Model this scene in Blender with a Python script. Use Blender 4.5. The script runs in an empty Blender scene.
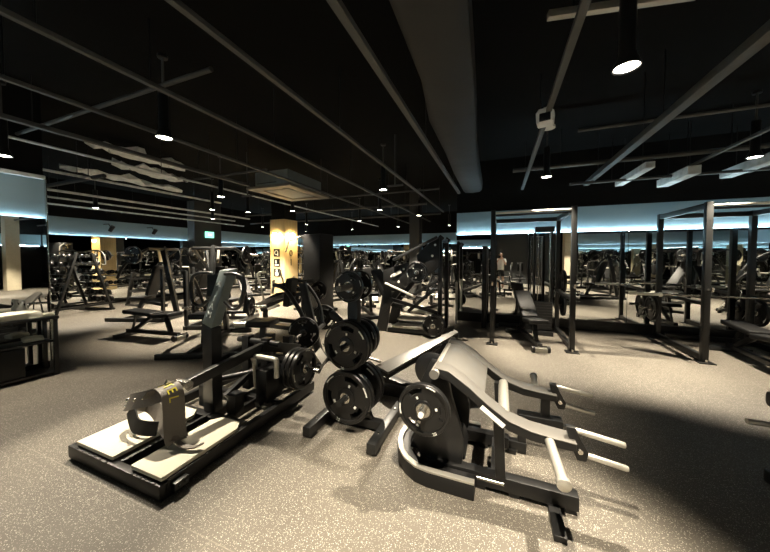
import bpy, bmesh, math, random
from mathutils import Vector, Matrix
random.seed(7)
S = bpy.context.scene
C = S.collection
PI = math.pi
V = Vector

# ------------------------------------------------------------------ materials
def mat(name, col, rough=.5, metal=0., vary=.12, scale=14., bump=0., emit=None, estr=0., spec=.5):
    m = bpy.data.materials.new(name); m.use_nodes = True
    nt = m.node_tree; b = nt.nodes['Principled BSDF']
    b.inputs['Roughness'].default_value = rough; b.inputs['Metallic'].default_value = metal
    b.inputs['Specular IOR Level'].default_value = spec
    tc = nt.nodes.new('ShaderNodeTexCoord')
    no = nt.nodes.new('ShaderNodeTexNoise'); no.inputs['Scale'].default_value = scale; no.inputs['Detail'].default_value = 4
    nt.links.new(tc.outputs['Object'], no.inputs['Vector'])
    r = nt.nodes.new('ShaderNodeMapRange')
    r.inputs['To Min'].default_value = 1 - vary; r.inputs['To Max'].default_value = 1 + vary
    nt.links.new(no.outputs['Fac'], r.inputs['Value'])
    mx = nt.nodes.new('ShaderNodeVectorMath'); mx.operation = 'SCALE'; mx.inputs[0].default_value = col
    nt.links.new(r.outputs['Result'], mx.inputs['Scale']); nt.links.new(mx.outputs['Vector'], b.inputs['Base Color'])
    if bump:
        bp = nt.nodes.new('ShaderNodeBump'); bp.inputs['Strength'].default_value = bump; bp.inputs['Distance'].default_value = .01
        nt.links.new(no.outputs['Fac'], bp.inputs['Height']); nt.links.new(bp.outputs['Normal'], b.inputs['Normal'])
    if emit:
        b.inputs['Emission Color'].default_value = (*emit, 1); b.inputs['Emission Strength'].default_value = estr
    return m
M = dict(
    black=mat('black powder coat', (.006, .006, .006), .42, spec=.4),
    satin=mat('satin black tube', (.010, .0105, .0105), .36, spec=.45),
    grey=mat('grey steel and lit arm tops', (.115, .11, .10), .42, .3),
    post=mat('slate upright paint', (.13, .16, .16), .5),
    pad=mat('black vinyl', (.007, .007, .007), .5, spec=.3, bump=.15, scale=60),
    bright=mat('pale steel sleeve', (.74, .72, .66), .35, .15),
    rubber=mat('black plate rubber', (.006, .006, .006), .33, spec=.45),
    padtan=mat('pale rubber mat', (.62, .58, .47), .75, vary=.06, bump=.1, scale=50),
    chrome=mat('brushed steel', (.62, .60, .55), .25, 1.),
    grip=mat('knurled steel grip', (.56, .54, .48), .38, .75, bump=.2, scale=300),
    white=mat('white plastic', (.75, .75, .72), .4),
    mark=mat('white print', (.72, .72, .68), .5),
    yellow=mat('yellow print', (.80, .68, .05), .5),
    print=mat('pale upright print', (.50, .55, .55), .5),
    belt=mat('woven belt', (.15, .135, .115), .55, bump=.4, scale=120),
    beltin=mat('belt lining', (.022, .02, .018), .8),
    towel=mat('cream towel', (.74, .72, .60), .95, bump=.6, scale=90),
    wall=mat('black wall paint', (.005, .005, .005), .8, spec=.2),
    wallgrey=mat('charcoal wall paint', (.045, .047, .046), .7),
    band=mat('blue grey wall paint', (.27, .385, .44), .8, vary=.03, scale=2),
    slab=mat('black ceiling', (.0032, .0032, .0032), .95, spec=.1, vary=.5, scale=1.2, bump=.6),
    pipe=mat('dull grey conduit', (.058, .060, .058), .6, vary=.25),
    duct=mat('black duct wrap', (.011, .0115, .011), .7, vary=.4, scale=3, bump=.8),
    pale_lit=mat('pale insulation and lit metal', (.66, .70, .70), .7, vary=.5, scale=8, bump=1.),  # insulation; its paleness also stands in for strip light on struts and conduits
    acgrey=mat('grey unit casing', (.22, .235, .22), .5),
    actan=mat('tan unit panel', (.20, .17, .13), .5),
    tan=mat('cream plaster', (.66, .58, .42), .7),
    skin=mat('skin', (.50, .33, .25), .55), shirt=mat('white cotton', (.82, .82, .82), .9),
    shorts=mat('black cotton', (.012, .012, .014), .9), hair=mat('black hair', (.012, .010, .009), .5),
    lens=mat('lamp lens', (.9, .9, .85), .4, emit=(1., .92, .78), estr=30.),
    led=mat('light strip', (.9, .95, 1.), .4, emit=(.70, .92, 1.), estr=80.),
    warm=mat('warm lamp lens', (.9, .8, .6), .4, emit=(1., .80, .42), estr=16.),
    exit=mat('green lit sign', (.1, .6, .4), .4, emit=(.30, 1., .66), estr=1.8),
    exitwhite=mat('white lit print', (.9, .9, .9), .4, emit=(.85, 1., .92), estr=2.6),
)
# mirror
m = bpy.data.materials.new('mirror'); m.use_nodes = True
b = m.node_tree.nodes['Principled BSDF']; b.inputs['Base Color'].default_value = (.82, .84, .83, 1)
b.inputs['Metallic'].default_value = 1; b.inputs['Roughness'].default_value = .012
M['mirror'] = m
# wood veneer
m = mat('pale wood veneer', (.66, .50, .26), .5); nt = m.node_tree; b = nt.nodes['Principled BSDF']
tc = nt.nodes.new('ShaderNodeTexCoord'); mp = nt.nodes.new('ShaderNodeMapping'); mp.inputs['Scale'].default_value = (14, 14, .8)
no = nt.nodes.new('ShaderNodeTexNoise'); no.inputs['Scale'].default_value = 2.4; no.inputs['Detail'].default_value = 6
cr = nt.nodes.new('ShaderNodeValToRGB'); cr.color_ramp.elements[0].color = (.52, .37, .17, 1); cr.color_ramp.elements[1].color = (.74, .58, .32, 1)
nt.links.new(tc.outputs['Object'], mp.inputs['Vector']); nt.links.new(mp.outputs['Vector'], no.inputs['Vector'])
nt.links.new(no.outputs['Fac'], cr.inputs['Fac']); nt.links.new(cr.outputs['Color'], b.inputs['Base Color']); M['wood'] = m
# speckled rubber floor
m = bpy.data.materials.new('speckled rubber floor'); m.use_nodes = True; nt = m.node_tree; b = nt.nodes['Principled BSDF']
b.inputs['Roughness'].default_value = .62; b.inputs['Specular IOR Level'].default_value = .35
tc = nt.nodes.new('ShaderNodeTexCoord')
def fleck(scale, r0, keep):
    v = nt.nodes.new('ShaderNodeTexVoronoi'); v.inputs['Scale'].default_value = scale; nt.links.new(tc.outputs['Object'], v.inputs['Vector'])
    a = nt.nodes.new('ShaderNodeMath'); a.operation = 'LESS_THAN'; a.inputs[1].default_value = r0; nt.links.new(v.outputs['Distance'], a.inputs[0])
    s = nt.nodes.new('ShaderNodeSeparateColor'); nt.links.new(v.outputs['Color'], s.inputs['Color'])
    g = nt.nodes.new('ShaderNodeMath'); g.operation = 'LESS_THAN'; g.inputs[1].default_value = keep; nt.links.new(s.outputs['Red'], g.inputs[0])
    p = nt.nodes.new('ShaderNodeMath'); p.operation = 'MULTIPLY'; nt.links.new(a.outputs[0], p.inputs[0]); nt.links.new(g.outputs[0], p.inputs[1])
    return p
f1 = fleck(120, .34, .15); f2 = fleck(210, .36, .26)
mxm = nt.nodes.new('ShaderNodeMath'); mxm.operation = 'MAXIMUM'; nt.links.new(f1.outputs[0], mxm.inputs[0]); nt.links.new(f2.outputs[0], mxm.inputs[1])
no = nt.nodes.new('ShaderNodeTexNoise'); no.inputs['Scale'].default_value = 1.6; no.inputs['Detail'].default_value = 8; nt.links.new(tc.outputs['Object'], no.inputs['Vector'])
cr = nt.nodes.new('ShaderNodeValToRGB'); cr.color_ramp.elements[0].position = .3; cr.color_ramp.elements[1].position = .7
cr.color_ramp.elements[0].color = (.088, .078, .063, 1); cr.color_ramp.elements[1].color = (.112, .100, .081, 1)
nt.links.new(no.outputs['Fac'], cr.inputs['Fac'])
mix = nt.nodes.new('ShaderNodeMix'); mix.data_type = 'RGBA'; nt.links.new(mxm.outputs[0], mix.inputs['Factor'])
nt.links.new(cr.outputs['Color'], mix.inputs[6]); mix.inputs[7].default_value = (.40, .375, .32, 1)
bk = nt.nodes.new('ShaderNodeTexBrick'); bk.inputs['Scale'].default_value = 1.; bk.inputs['Mortar Size'].default_value = .0035; bk.inputs['Mortar Smooth'].default_value = .3
bk.inputs['Brick Width'].default_value = 2.1; bk.inputs['Row Height'].default_value = 1.06
mp = nt.nodes.new('ShaderNodeMapping'); mp.inputs['Location'].default_value = (.35, .02, 0); nt.links.new(tc.outputs['Object'], mp.inputs['Vector']); nt.links.new(mp.outputs['Vector'], bk.inputs['Vector'])
mm = nt.nodes.new('ShaderNodeMath'); mm.operation = 'MULTIPLY'; mm.inputs[1].default_value = .45; nt.links.new(bk.outputs['Fac'], mm.inputs[0])
mx2 = nt.nodes.new('ShaderNodeMix'); mx2.data_type = 'RGBA'; nt.links.new(mm.outputs[0], mx2.inputs['Factor']); nt.links.new(mix.outputs[2], mx2.inputs[6]); mx2.inputs[7].default_value = (.22, .20, .165, 1)
nt.links.new(mx2.outputs[2], b.inputs['Base Color']); M['floor'] = m

# ------------------------------------------------------------------ mesh helper
class MB:
    def __init__(s): s.v = []; s.f = []
    def add(s, vs, fs):
        n = len(s.v); s.v += [V(p) for p in vs]; s.f += [[i + n for i in f] for f in fs]; return s
    def box(s, c, d, rot=None):
        x, y, z = (k / 2 for k in d); c = V(c)
        R = Matrix.Identity(3) if rot is None else rot
        vs = [c + R @ V((a * x, b_ * y, e * z)) for a in (-1, 1) for b_ in (-1, 1) for e in (-1, 1)]
        return s.add(vs, [(0, 1, 3, 2), (4, 6, 7, 5), (0, 4, 5, 1), (2, 3, 7, 6), (0, 2, 6, 4), (1, 5, 7, 3)])
    def lim(s, x0, x1, y0, y1, z0, z1):
        return s.box(((x0 + x1) / 2, (y0 + y1) / 2, (z0 + z1) / 2), (x1 - x0, y1 - y0, z1 - z0))
    def bar(s, p0, p1, w, h, up=(0, 0, 1)):
        p0, p1 = V(p0), V(p1); d = p1 - p0; L = d.length; d.normalize(); u = V(up)
        if abs(d.dot(u)) > .98: u = V((0, 1, 0))
        x = d.cross(u).normalized(); z = x.cross(d)
        R = Matrix((x, d, z)).transposed()
        return s.box((p0 + p1) / 2, (w, L, h), R)
    def prism(s, poly, ext):
        n = len(poly); e = V(ext); poly = [V(p) for p in poly]
        fs = [list(range(n))[::-1], list(range(n, 2 * n))] + [(i, (i + 1) % n, n + (i + 1) % n, n + i) for i in range(n)]
        return s.add(poly + [p + e for p in poly], fs)
    def path(s, pts, r, n=10, cap=True, closed=False):
        pts = [V(p) for p in pts]; k = len(pts); rs = r if isinstance(r, (list, tuple)) else [r] * k
        tang = []
        for i in range(k):
            a = pts[(i - 1) % k] if (closed or i) else pts[0]; c = pts[(i + 1) % k] if (closed or i < k - 1) else pts[-1]
            tang.append((c - a).normalized())
        u = V((0, 0, 1)) if abs(tang[0].z) < .9 else V((0, 1, 0))
        u = (u - tang[0] * u.dot(tang[0])).normalized(); vs = []
        for i in range(k):
            u = (u - tang[i] * u.dot(tang[i])).normalized(); w = tang[i].cross(u)
            sc = 1.
            vs += [pts[i] + (u * math.cos(2 * PI * j / n) + w * math.sin(2 * PI * j / n)) * rs[i] * sc for j in range(n)]
        fs = []
        for i in range(k if closed else k - 1):
            q = (i + 1) % k
            fs += [(i * n + j, i * n + (j + 1) % n, q * n + (j + 1) % n, q * n + j) for j in range(n)]
        if cap and not closed: fs += [list(range(n))[::-1], [(k - 1) * n + j for j in range(n)]]
        return s.add(vs, fs)
    def cyl(s, p0, p1, r, n=16): return s.path([p0, p1], r, n)
    def lathe(s, prof, o=(0, 0, 0), ax=(0, 0, 1), n=28):
        ax = V(ax).normalized(); q = ax.to_track_quat('Z', 'Y'); o = V(o); vs = []; fs = []; k = len(prof)
        for r, z in prof: vs += [o + q @ V((r * math.cos(2 * PI * j / n), r * math.sin(2 * PI * j / n), z)) for j in range(n)]
        for i in range(k - 1): fs += [(i * n + j, i * n + (j + 1) % n, (i + 1) * n + (j + 1) % n, (i + 1) * n + j) for j in range(n)]
        if prof[0][0] > 1e-4: fs.append(list(range(n))[::-1])
        if prof[-1][0] > 1e-4: fs.append([(k - 1) * n + j for j in range(n)])
        return s.add(vs, fs)
    def ring(s, prof, o=(0, 0, 0), ax=(0, 0, 1), n=28):
        ax = V(ax).normalized(); q = ax.to_track_quat('Z', 'Y'); o = V(o); vs = []; fs = []; k = len(prof)
        for r, z in prof: vs += [o + q @ V((r * math.cos(2 * PI * j / n), r * math.sin(2 * PI * j / n), z)) for j in range(n)]
        for i in range(k): fs += [(i * n + j, i * n + (j + 1) % n, ((i + 1) % k) * n + (j + 1) % n, ((i + 1) % k) * n + j) for j in range(n)]
        return s.add(vs, fs)
    def ribbon(s, pts, wdir, w, t):
        """a flat strap swept along pts, w wide along wdir (one or per point), t thick"""
        pts = [V(p) for p in pts]; k = len(pts); vs = []; fs = []
        for i in range(k):
            d = (pts[min(i + 1, k - 1)] - pts[max(i - 1, 0)]).normalized(); a = V(wdir[i] if isinstance(wdir, list) else wdir)
            a = (a - d * a.dot(d)).normalized(); nrm = d.cross(a)
            ww = w[i] if isinstance(w, list) else w
            for sa, sn in ((-1, -1), (1, -1), (1, 1), (-1, 1)): vs.append(pts[i] + a * sa * ww / 2 + nrm * sn * t / 2)
        for i in range(k - 1):
            for j in range(4): fs.append((i * 4 + j, i * 4 + (j + 1) % 4, i * 4 + 4 + (j + 1) % 4, i * 4 + 4 + j))
        fs += [(3, 2, 1, 0), tuple((k - 1) * 4 + j for j in range(4))]
        return s.add(vs, fs)
    def build(s, name, m, parent=None, off=(0, 0, 0), bev=0., seg=2):
        o3 = V(off); me = bpy.data.meshes.new(name)
        me.from_pydata([p - o3 for p in s.v], [], s.f)
        bm = bmesh.new(); bm.from_mesh(me); bmesh.ops.recalc_face_normals(bm, faces=bm.faces)
        if bev:
            ed = [e for e in bm.edges if len(e.link_faces) == 2 and e.calc_face_angle(0) > .9]
            if ed: bmesh.ops.bevel(bm, geom=ed, offset=bev, segments=seg, profile=.6, affect='EDGES', clamp_overlap=True)
        bm.to_mesh(me); bm.free()
        me.polygons.foreach_set('use_smooth', [True] * len(me.polygons)); me.set_sharp_from_angle(angle=math.radians(38))
        me.materials.append(M[m] if isinstance(m, str) else m)
        o = bpy.data.objects.new(name, me); C.objects.link(o)
        if parent: o.parent = parent
        return o
def smooth_pts(pts, n=6):
    """Catmull-Rom through pts"""
    pts = [V(p) for p in pts]; out = []
    for i in range(len(pts) - 1):
        p0 = pts[max(i - 1, 0)]; p1 = pts[i]; p2 = pts[i + 1]; p3 = pts[min(i + 2, len(pts) - 1)]
        for j in range(n):
            t = j / n
            out.append(.5 * ((2 * p1) + (p2 - p0) * t + (2 * p0 - 5 * p1 + 4 * p2 - p3) * t * t + (3 * p1 - p0 - 3 * p2 + p3) * t ** 3))
    return out + [pts[-1]]
def tag(o, label=None, cat=None, group=None, kind=None):
    for k, x in (('label', label), ('category', cat), ('group', group), ('kind', kind)):
        if x: o[k] = x
    return o
def thing(name, label, cat, loc=(0, 0, 0), rz=0., group=None):
    o = bpy.data.objects.new(name, None); o.empty_display_size = .1; C.objects.link(o)
    o.location = loc; o.rotation_euler = (0, 0, rz)
    return tag(o, label, cat, group)
def struct(name, mb, m, label=None):
    o = mb.build(name, m); o['kind'] = 'structure'
    if label: o['label'] = label
    return o
def dup(root, label, loc=None, rot=None, group=None):
    def cp(o, par):
        c = o.copy(); C.objects.link(c)
        if par: c.parent = par; c.matrix_parent_inverse = o.matrix_parent_inverse.copy()
        for ch in o.children: cp(ch, c)
        return c
    r = cp(root, None); r['label'] = label
    if loc is not None: r.location = loc
    if rot is not None: r.rotation_euler = rot
    if group: r['group'] = group
    elif 'group' in r: del r['group']
    return r
def txt(s, size, m, name, parent, loc, rot, depth=.0015, align='CENTER'):
    cu = bpy.data.curves.new(name, 'FONT'); cu.body = s; cu.size = size; cu.extrude = depth; cu.align_x = align; cu.align_y = 'CENTER'
    cu.resolution_u = 2
    t = bpy.data.objects.new('t', cu); C.objects.link(t)
    me = bpy.data.meshes.new_from_object(t.evaluated_get(bpy.context.evaluated_depsgraph_get()))
    bpy.data.objects.remove(t); bpy.data.curves.remove(cu)
    me.materials.clear(); me.materials.append(M[m])
    o = bpy.data.objects.new(name, me); C.objects.link(o); o.location = loc; o.rotation_euler = rot
    if parent: o.parent = parent
    return o
def aim(axis): return V(axis).to_track_quat('Z', 'Y').to_euler()

# ------------------------------------------------------------------ the room
XL, YE, XR, YB, ZC = -11.5, 14.3, 9.5, -6., 3.65
YM, XM = 6.93, -.95                 # face of the mirror wall, its left end
struct('floor', MB().lim(XL - .2, XR + .2, YB - .2, YE + .2, -.2, 0), 'floor')
struct('ceiling', MB().lim(XL - .2, XR + .2, YB - .2, YE + .2, ZC, ZC + .2), 'slab')
struct('wall_left', MB().lim(XL - .2, XL, YB, YE, 0, ZC), 'wall')
struct('wall_far', MB().lim(XL, XR, YE, YE + .2, 0, ZC), 'wall')
struct('wall_right', MB().lim(XR, XR + .2, YB, YE, 0, ZC), 'wall')
struct('wall_back', MB().lim(XL, XR, YB - .2, YB, 0, ZC), 'wall')
struct('wall_mirror_side', MB().lim(XM, XR, YM + .08, YM + .35, 0, ZC), 'wall')
ZB, ZT = 2.0, 2.5
struct('trim_1', MB().lim(XM, XR, YM + .06, YM + .08, ZB - .04, ZT), 'band', 'blue grey painted band above the mirrors of the mirror wall')
struct('trim_2', MB().lim(XL, XL + .02, -3, YE, 2.1, 2.6), 'band', 'blue grey painted band above the mirrors of the left wall')
struct('trim_3', MB().lim(XL + .02, XM - .1, YE - .02, YE, 2.1, 2.62), 'band', 'blue grey painted band across the far wall')
struct('baseboard_mirror_side', MB().lim(XM, XR, YM - .05, YM + .08, 0, .2), 'black')
struct('baseboard_left', MB().lim(XL, XL + .05, -3, YE, 0, .08), 'black')
def panel(name, mb, label, group=None):
    return tag(mb.build(name, 'mirror'), label, 'mirror', group)
edges = [XM, .55, 2.3, 4.05, 5.8, XR - .02]
lab = ['wall mirror at the left end of the mirror wall, beside its free edge', 'wall mirror behind the right post of the first power rack',
       'wall mirror directly behind the second power rack', 'wall mirror at the right edge of the photo behind the racks', 'wall mirror at the far right end of the mirror wall']
for a, b_, l in zip(edges, edges[1:], lab): panel('wall_mirror', MB().lim(a + .003, b_ - .003, YM, YM + .01, .2, ZB - .015), l)
struct('trim_4', MB().lim(XM, XR, YM + .01, YM + .06, .2, ZB - .03), 'wall', 'dark backing behind the mirrors of the mirror wall')
le = [2.6, 5.6, 7.8]
for a, b_, l in ((-3, 2.6, 'long wall mirror on the left wall nearest the camera'), (2.6, 5.75, 'left wall mirror behind the A shaped dumbbell rack'),
                 (5.75, 7.8, 'left wall mirror behind the two tier dumbbell rack'), (9.0, YE, 'left wall mirror beyond the dark column with the exit sign')):
    panel('wall_mirror', MB().lim(XL + .05, XL + .06, a + .004, b_ - .004, .08, 2.085), l)
struct('trim_5', MB().lim(XL, XL + .05, -3, YE, .08, 2.06), 'wall', 'dark backing behind the left mirrors')
panel('wall_mirror', MB().lim(XL + .1, XM - .2, YE - .06, YE - .05, .1, 2.085), 'wide wall mirror across the far end of the gym')
struct('trim_6', MB().lim(XL + .06, XM - .1, YE - .05, YE, .1, 2.06), 'wall', 'dark backing behind the far mirror')
# light strips lying on the mirrors' top edges
def strip(mb, l): return tag(mb.build('light_strip', 'led'), l, 'light strip')
strip(MB().lim(XM + .02, XR - .1, YM + .018, YM + .034, ZB - .03, ZB - .018), 'cool white light strip along the top edge of the mirror wall')
strip(MB().lim(XL + .02, XL + .035, -2.9, 7.75, 2.06, 2.072), 'cool white light strip on top of the left wall mirrors before the dark column')
strip(MB().lim(XL + .02, XL + .035, 9.05, YE - .1, 2.06, 2.072), 'cool white light strip on top of the left wall mirror beyond the dark column')
strip(MB().lim(XL + .2, XM - .2, YE - .035, YE - .02, 2.06, 2.072), 'cool white light strip on top of the far wall mirror')
# partition behind the camera, a mirror wall behind the camera to the right
struct('wall_partition', MB().lim(-.35, 2.75, -3.0, -2.8, 0, ZC), 'wallgrey')
struct('wall_rear_right', MB().lim(3.3, XR, -1.9, -1.7, 0, ZC), 'wall')
struct('trim_7', MB().lim(3.3, XR, -1.7, -1.68, ZB, ZT), 'band', 'blue grey painted band behind the camera')
struct('trim_10', MB().lim(3.3, XR, -1.7, -1.66, .1, ZB - .03), 'wall', 'dark backing of the mirror behind the camera')
panel('wall_mirror', MB().lim(3.31, XR, -1.65, -1.64, .12, ZB - .01), 'wall mirror behind the camera on the right')
strip(MB().lim(3.35, XR - .1, -1.676, -1.664, ZB - .03, ZB - .018), 'cool white light strip above the mirror behind the camera')
struct('trim_8', MB().lim(XL + .02, -.5, YB, YB + .02, 2.05, 2.55), 'band', 'blue grey painted band on the wall behind the camera')
strip(MB().lim(XL + .2, -.6, YB + .03, YB + .05, 2.02, 2.035), 'cool white light strip on the wall behind the camera')
struct('trim_12', MB().lim(XR - .02, XR, -1.6, YM, ZB, ZT), 'band', 'blue grey painted band on the right wall')
panel('wall_mirror', MB().lim(XR - .06, XR - .05, -1.6, 2.6, .12, ZB - .01), 'wall mirror on the right wall, out of frame')
struct('trim_13', MB().lim(XR - .05, XR, -1.6, YM, .1, ZB - .03), 'wall', 'dark backing on the right wall')
strip(MB().lim(XR - .035, XR - .022, -1.5, YM - .1, ZB - .03, ZB - .018), 'added cool white light strip on the right wall')  # added to give the near column mirror something bright to reflect
struct('trim_14', MB().lim(XL + .02, -.5, YB, YB + .06, 1.95, 2.02), 'wall', 'dark ledge under the band behind the camera')
struct('column_right', MB().lim(7.6, 8.0, 2.9, 3.3, 0, ZC), 'tan'); struct('column_right_far', MB().lim(8.6, 9.0, 5.6, 6.0, 0, ZC), 'tan')
struct('column_cream', MB().lim(2.78, 3.25, -2.2, -1.7, 0, ZC), 'tan')
# left near column with mirror
cx0, cx1, cy0, cy1 = -6.7, -5.62, .55, 1.93
struct('column_near', MB().lim(cx0, cx1, cy0, cy1, 0, ZC), 'wall')
struct('trim_9', MB().lim(cx1, cx1 + .02, cy0, cy1, ZB - .02, ZT), 'band', 'blue grey painted band at the top of the near column')
panel('wall_mirror', MB().lim(cx1 + .045, cx1 + .055, cy0 + .01, cy1 - .01, .1, ZB - .01), 'mirror on the near column at the left edge')
struct('trim_11', MB().lim(cx1, cx1 + .045, cy0 + .01, cy1 - .01, .1, ZB - .03), 'wall', 'dark backing of the near column mirror')
tag(MB().lim(cx1 - .01, cx1 + .06, cy1, cy1 + .012, .1, 2.5).build('corner_trim', 'chrome'), 'thin metal strip on the corner of the near column', 'trim', kind='structure')
strip(MB().lim(cx1 + .022, cx1 + .034, cy0 + .03, cy1 - .03, ZB - .03, ZB - .018), 'cool white light strip on the near column mirror')
# dark pilaster with the exit sign
struct('column_dark', MB().lim(XL, XL + .42, 7.82, 8.98, 0, ZC), 'wallgrey')
ex = thing('exit_sign', 'small green lit exit sign high on the dark column', 'sign', (XL + .445, 8.42, 2.36), PI / 2)
MB().box((0, -.0, 0), (.36, .05, .24)).build('housing', 'exit', ex, bev=.006)
txt('EXIT', .085, 'exitwhite', 'lettering', ex, (0, -.027, .0), (PI / 2, 0, 0))
ex.rotation_euler = (0, 0, PI / 2)
# far post
struct('column_far', MB().lim(-2.9, -2.55, 9.6, 9.95, 0, ZC), 'wallgrey')
struct('column_wood', MB().lim(-.29, .29, -.29, .29, 0, 2.63), 'wood')
cw = bpy.data.objects['column_wood']; cw.location = (-6.42, 7.45, 0); cw.rotation_euler = (0, 0, math.radians(-3))
struct('column_wood_top', MB().lim(-6.68, -6.16, 7.19, 7.71, 2.63, ZC), 'wall')
def camside(lx, ly, lz):  # a point of the wooden column's own frame
    return cw.rotation_euler.to_matrix() @ V((lx, ly, lz)) + V(cw.location)
rzc = cw.rotation_euler.z
def sign(ch, loc, face, l, size):
    t = thing('wall_sign', l, 'sign', loc, face, 'signs on the wooden column')
    MB().box((0, 0, 0), (size, .012, size)).build('board', 'black', t)
    return t
FL = rzc                      # face towards -Y
FR = rzc + PI / 2             # face towards +X
s1 = sign(0, camside(-.02, -.297, 1.60), FL, 'uppermost black square sign on the left face of the wooden column', .24)
MB().ring([(.055, 0), (.075, 0), (.075, .003), (.055, .003)], (-.01, -.008, .0), (0, -1, 0), 18).box((.05, -.008, -.05), (.03, .004, .1)).build('pictogram', 'mark', s1)
s2 = sign(0, camside(-.02, -.297, 1.29), FL, 'middle black square sign on the left face of the wooden column', .24)
MB().box((-.03, -.008, .03), (.035, .004, .11)).box((.0, -.008, -.075), (.16, .004, .03)).build('pictogram', 'mark', s2)
s3 = sign(0, camside(-.02, -.297, .98), FL, 'lowest black square sign on the left face of the wooden column', .24)
MB().box((0, -.008, .06), (.07, .004, .07)).box((0, -.008, -.04), (.13, .004, .09)).box((.0, -.008, -.09), (.06, .004, .04)).build('pictogram', 'mark', s3)
n0 = thing('wall_number', 'black digit 0 on the right face of the wooden column', 'sign', camside(.297, -.02, 1.58), FR)
txt('0', .30, 'black', 'digit', n0, (0, -.004, 0), (PI / 2, 0, 0), .004)
n1 = thing('wall_number', 'black digit 1 below the digit 0 on the wooden column', 'sign', camside(.297, -.02, 1.29), FR)
txt('1', .30, 'black', 'digit', n1, (0, -.004, 0), (PI / 2, 0, 0), .004)
def walllamp(loc, face, l):
    t = thing('wall_lamp', l, 'lamp', loc, face, 'warm lamps on the wooden column')
    MB().box((0, -.02, 0), (.05, .04, .07)).build('bracket', 'white', t, bev=.004)
    MB().lathe([(.0, 0), (.04, .01), (.06, .05), (.06, .12), (.052, .13), (0, .13)], (0, -.07, -.05)).build('shade', 'warm', t)
    L = bpy.data.lights.new('glow', 'SPOT'); L.energy = 70; L.color = (1., .72, .34); L.spot_size = 2.6; L.spot_blend = .8; L.shadow_soft_size = .05
    lo = bpy.data.objects.new('glow', L); C.objects.link(lo); lo.parent = t; lo.location = (0, -.22, 0); lo.rotation_euler = (math.radians(115), 0, PI)
    lo.rotation_euler = aim(-V((0, .5, -.3)))
walllamp(camside(-.03, -.29, 2.13), FL, 'warm lamp on the left face of the wooden column')
walllamp(camside(.29, -.0, 2.13), FR, 'warm lamp on the right face of the wooden column')

# ------------------------------------------------------------------ ceiling services
def pipe(pts, r, l, name='conduit', cat='pipe', m='pipe', square=False, group=None):
    mb = MB()
    if square:
        for a, b_ in zip(pts, pts[1:]): mb.bar(a, b_, r * 2, r * 1.6)
    else: mb.path(pts, r, 10)
    o = mb.build(name, m, bev=.004 if square else 0)
    a, b_ = V(pts[0]), V(pts[-1]); k = max(2, int((b_ - a).length / 2.2) + 1)
    for i in range(k):
        q = a.lerp(b_, (i + .35) / (k - .3)); MB().cyl(q, (q.x, q.y, ZC), .006, 6).build('hanger_rod', 'black', o)
    return tag(o, l, cat, group)
zc = 2.93
for x, r, y0, y1, l in (
    (-.88, .028, .4, 6.8, 'thick grey conduit along the ceiling just left of the black duct'),
    (-1.72, .022, .3, 9.5, 'grey conduit along the ceiling, second to the left of the black duct'),
    (-2.72, .022, .2, 12, 'grey conduit along the ceiling, third to the left of the black duct'),
    (-3.72, .022, .3, 13, 'grey conduit along the ceiling passing left of the cassette unit'),
    (-4.75, .03, .3, 4.5, 'grey conduit along the ceiling, second from the near column'),
    (-5.5, .018, .3, 13, 'thin conduit coloured as lit along the ceiling above the side of the near column')):
    pipe([(x, y0, zc), (x, y1, zc)], r, l, square=r > .02, m='pale_lit' if x < -5 else 'pipe')  # conduit by the near column coloured pale for the strip light on it
for x, r, l in ((.43, .025, 'grey conduit along the ceiling above the white ceiling box'),
                (1.58, .045, 'wide grey conduit along the ceiling toward the second rack'),
                (2.8, .022, 'thin grey conduit along the ceiling right of the wide one'),
                (3.9, .03, 'grey conduit along the ceiling at the right edge of the photo')):
    pipe([(x, 1., zc), (x, 6.9, zc)], r, l, square=True)
for i, (y, x0, x1, z, r, l) in enumerate((
    (1.72, -6., -2.2, 3.02, .02, 'dark cross pipe near the camera at the upper left'),
    (3.2, -9.6, -7.0, 3.02, .04, 'cross pipe above the low bench at the left'),
    (4.1, -6.1, -3.9, 3.05, .02, 'thin cross pipe before the cassette unit'),
    (6.6, -5., -1.3, 3.02, .02, 'thin cross pipe behind the cassette unit'),
    (8.35, -9., -2., 3.02, .03, 'cross pipe above the wooden column'),
    (10.5, -11., -2., 3.02, .03, 'far cross pipe beyond the wooden column'),
    (5.7, .2, 8., 3.02, .035, 'cross pipe above the first power rack'),
    (6.35, 1.2, 8., 2.84, .025, 'cross pipe close to the mirror wall'),
    (4.35, .9, 6., 3.08, .02, 'thin cross pipe right of the white ceiling box'))):
    pipe([(x0, y, z), (x1, y, z)], r, l)
# ceiling members near the mirror bands, strip light put into their pale colour
for i, (p0, p1, w, l) in enumerate((
    ((-10.9, 3.2, 2.86), (-10.9, 10, 2.86), .05, 'pale conduit nearest the left wall'),
    ((-10.3, 3., 2.95), (-10.3, 9, 2.95), .05, 'pale conduit second from the left wall'),
    ((-9.5, 3., 3.0), (-9.5, 9, 3.0), .06, 'pale conduit third from the left wall'),
    ((-7.4, 2.2, 3.0), (-7.4, 6, 3.0), .05, 'pale conduit left of the near column'),
    ((2.1, 5.6, 2.88), (2.1, 6.85, 2.88), .12, 'pale strut running to the mirror wall right of the first rack'),
    ((2.75, 5.9, 2.82), (2.75, 6.85, 2.82), .16, 'pale strut running to the mirror wall above the second rack'),
    ((3.6, 5.7, 2.9), (3.6, 6.85, 2.9), .16, 'pale strut running to the mirror wall beyond the second rack post'),
    ((4.4, 5.7, 2.82), (4.4, 6.85, 2.82), .12, 'pale strut running to the mirror wall at the right edge'))):
    pipe([p0, p1], w / 2, l, 'ceiling_strut', 'strut', 'pale_lit', True)
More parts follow.
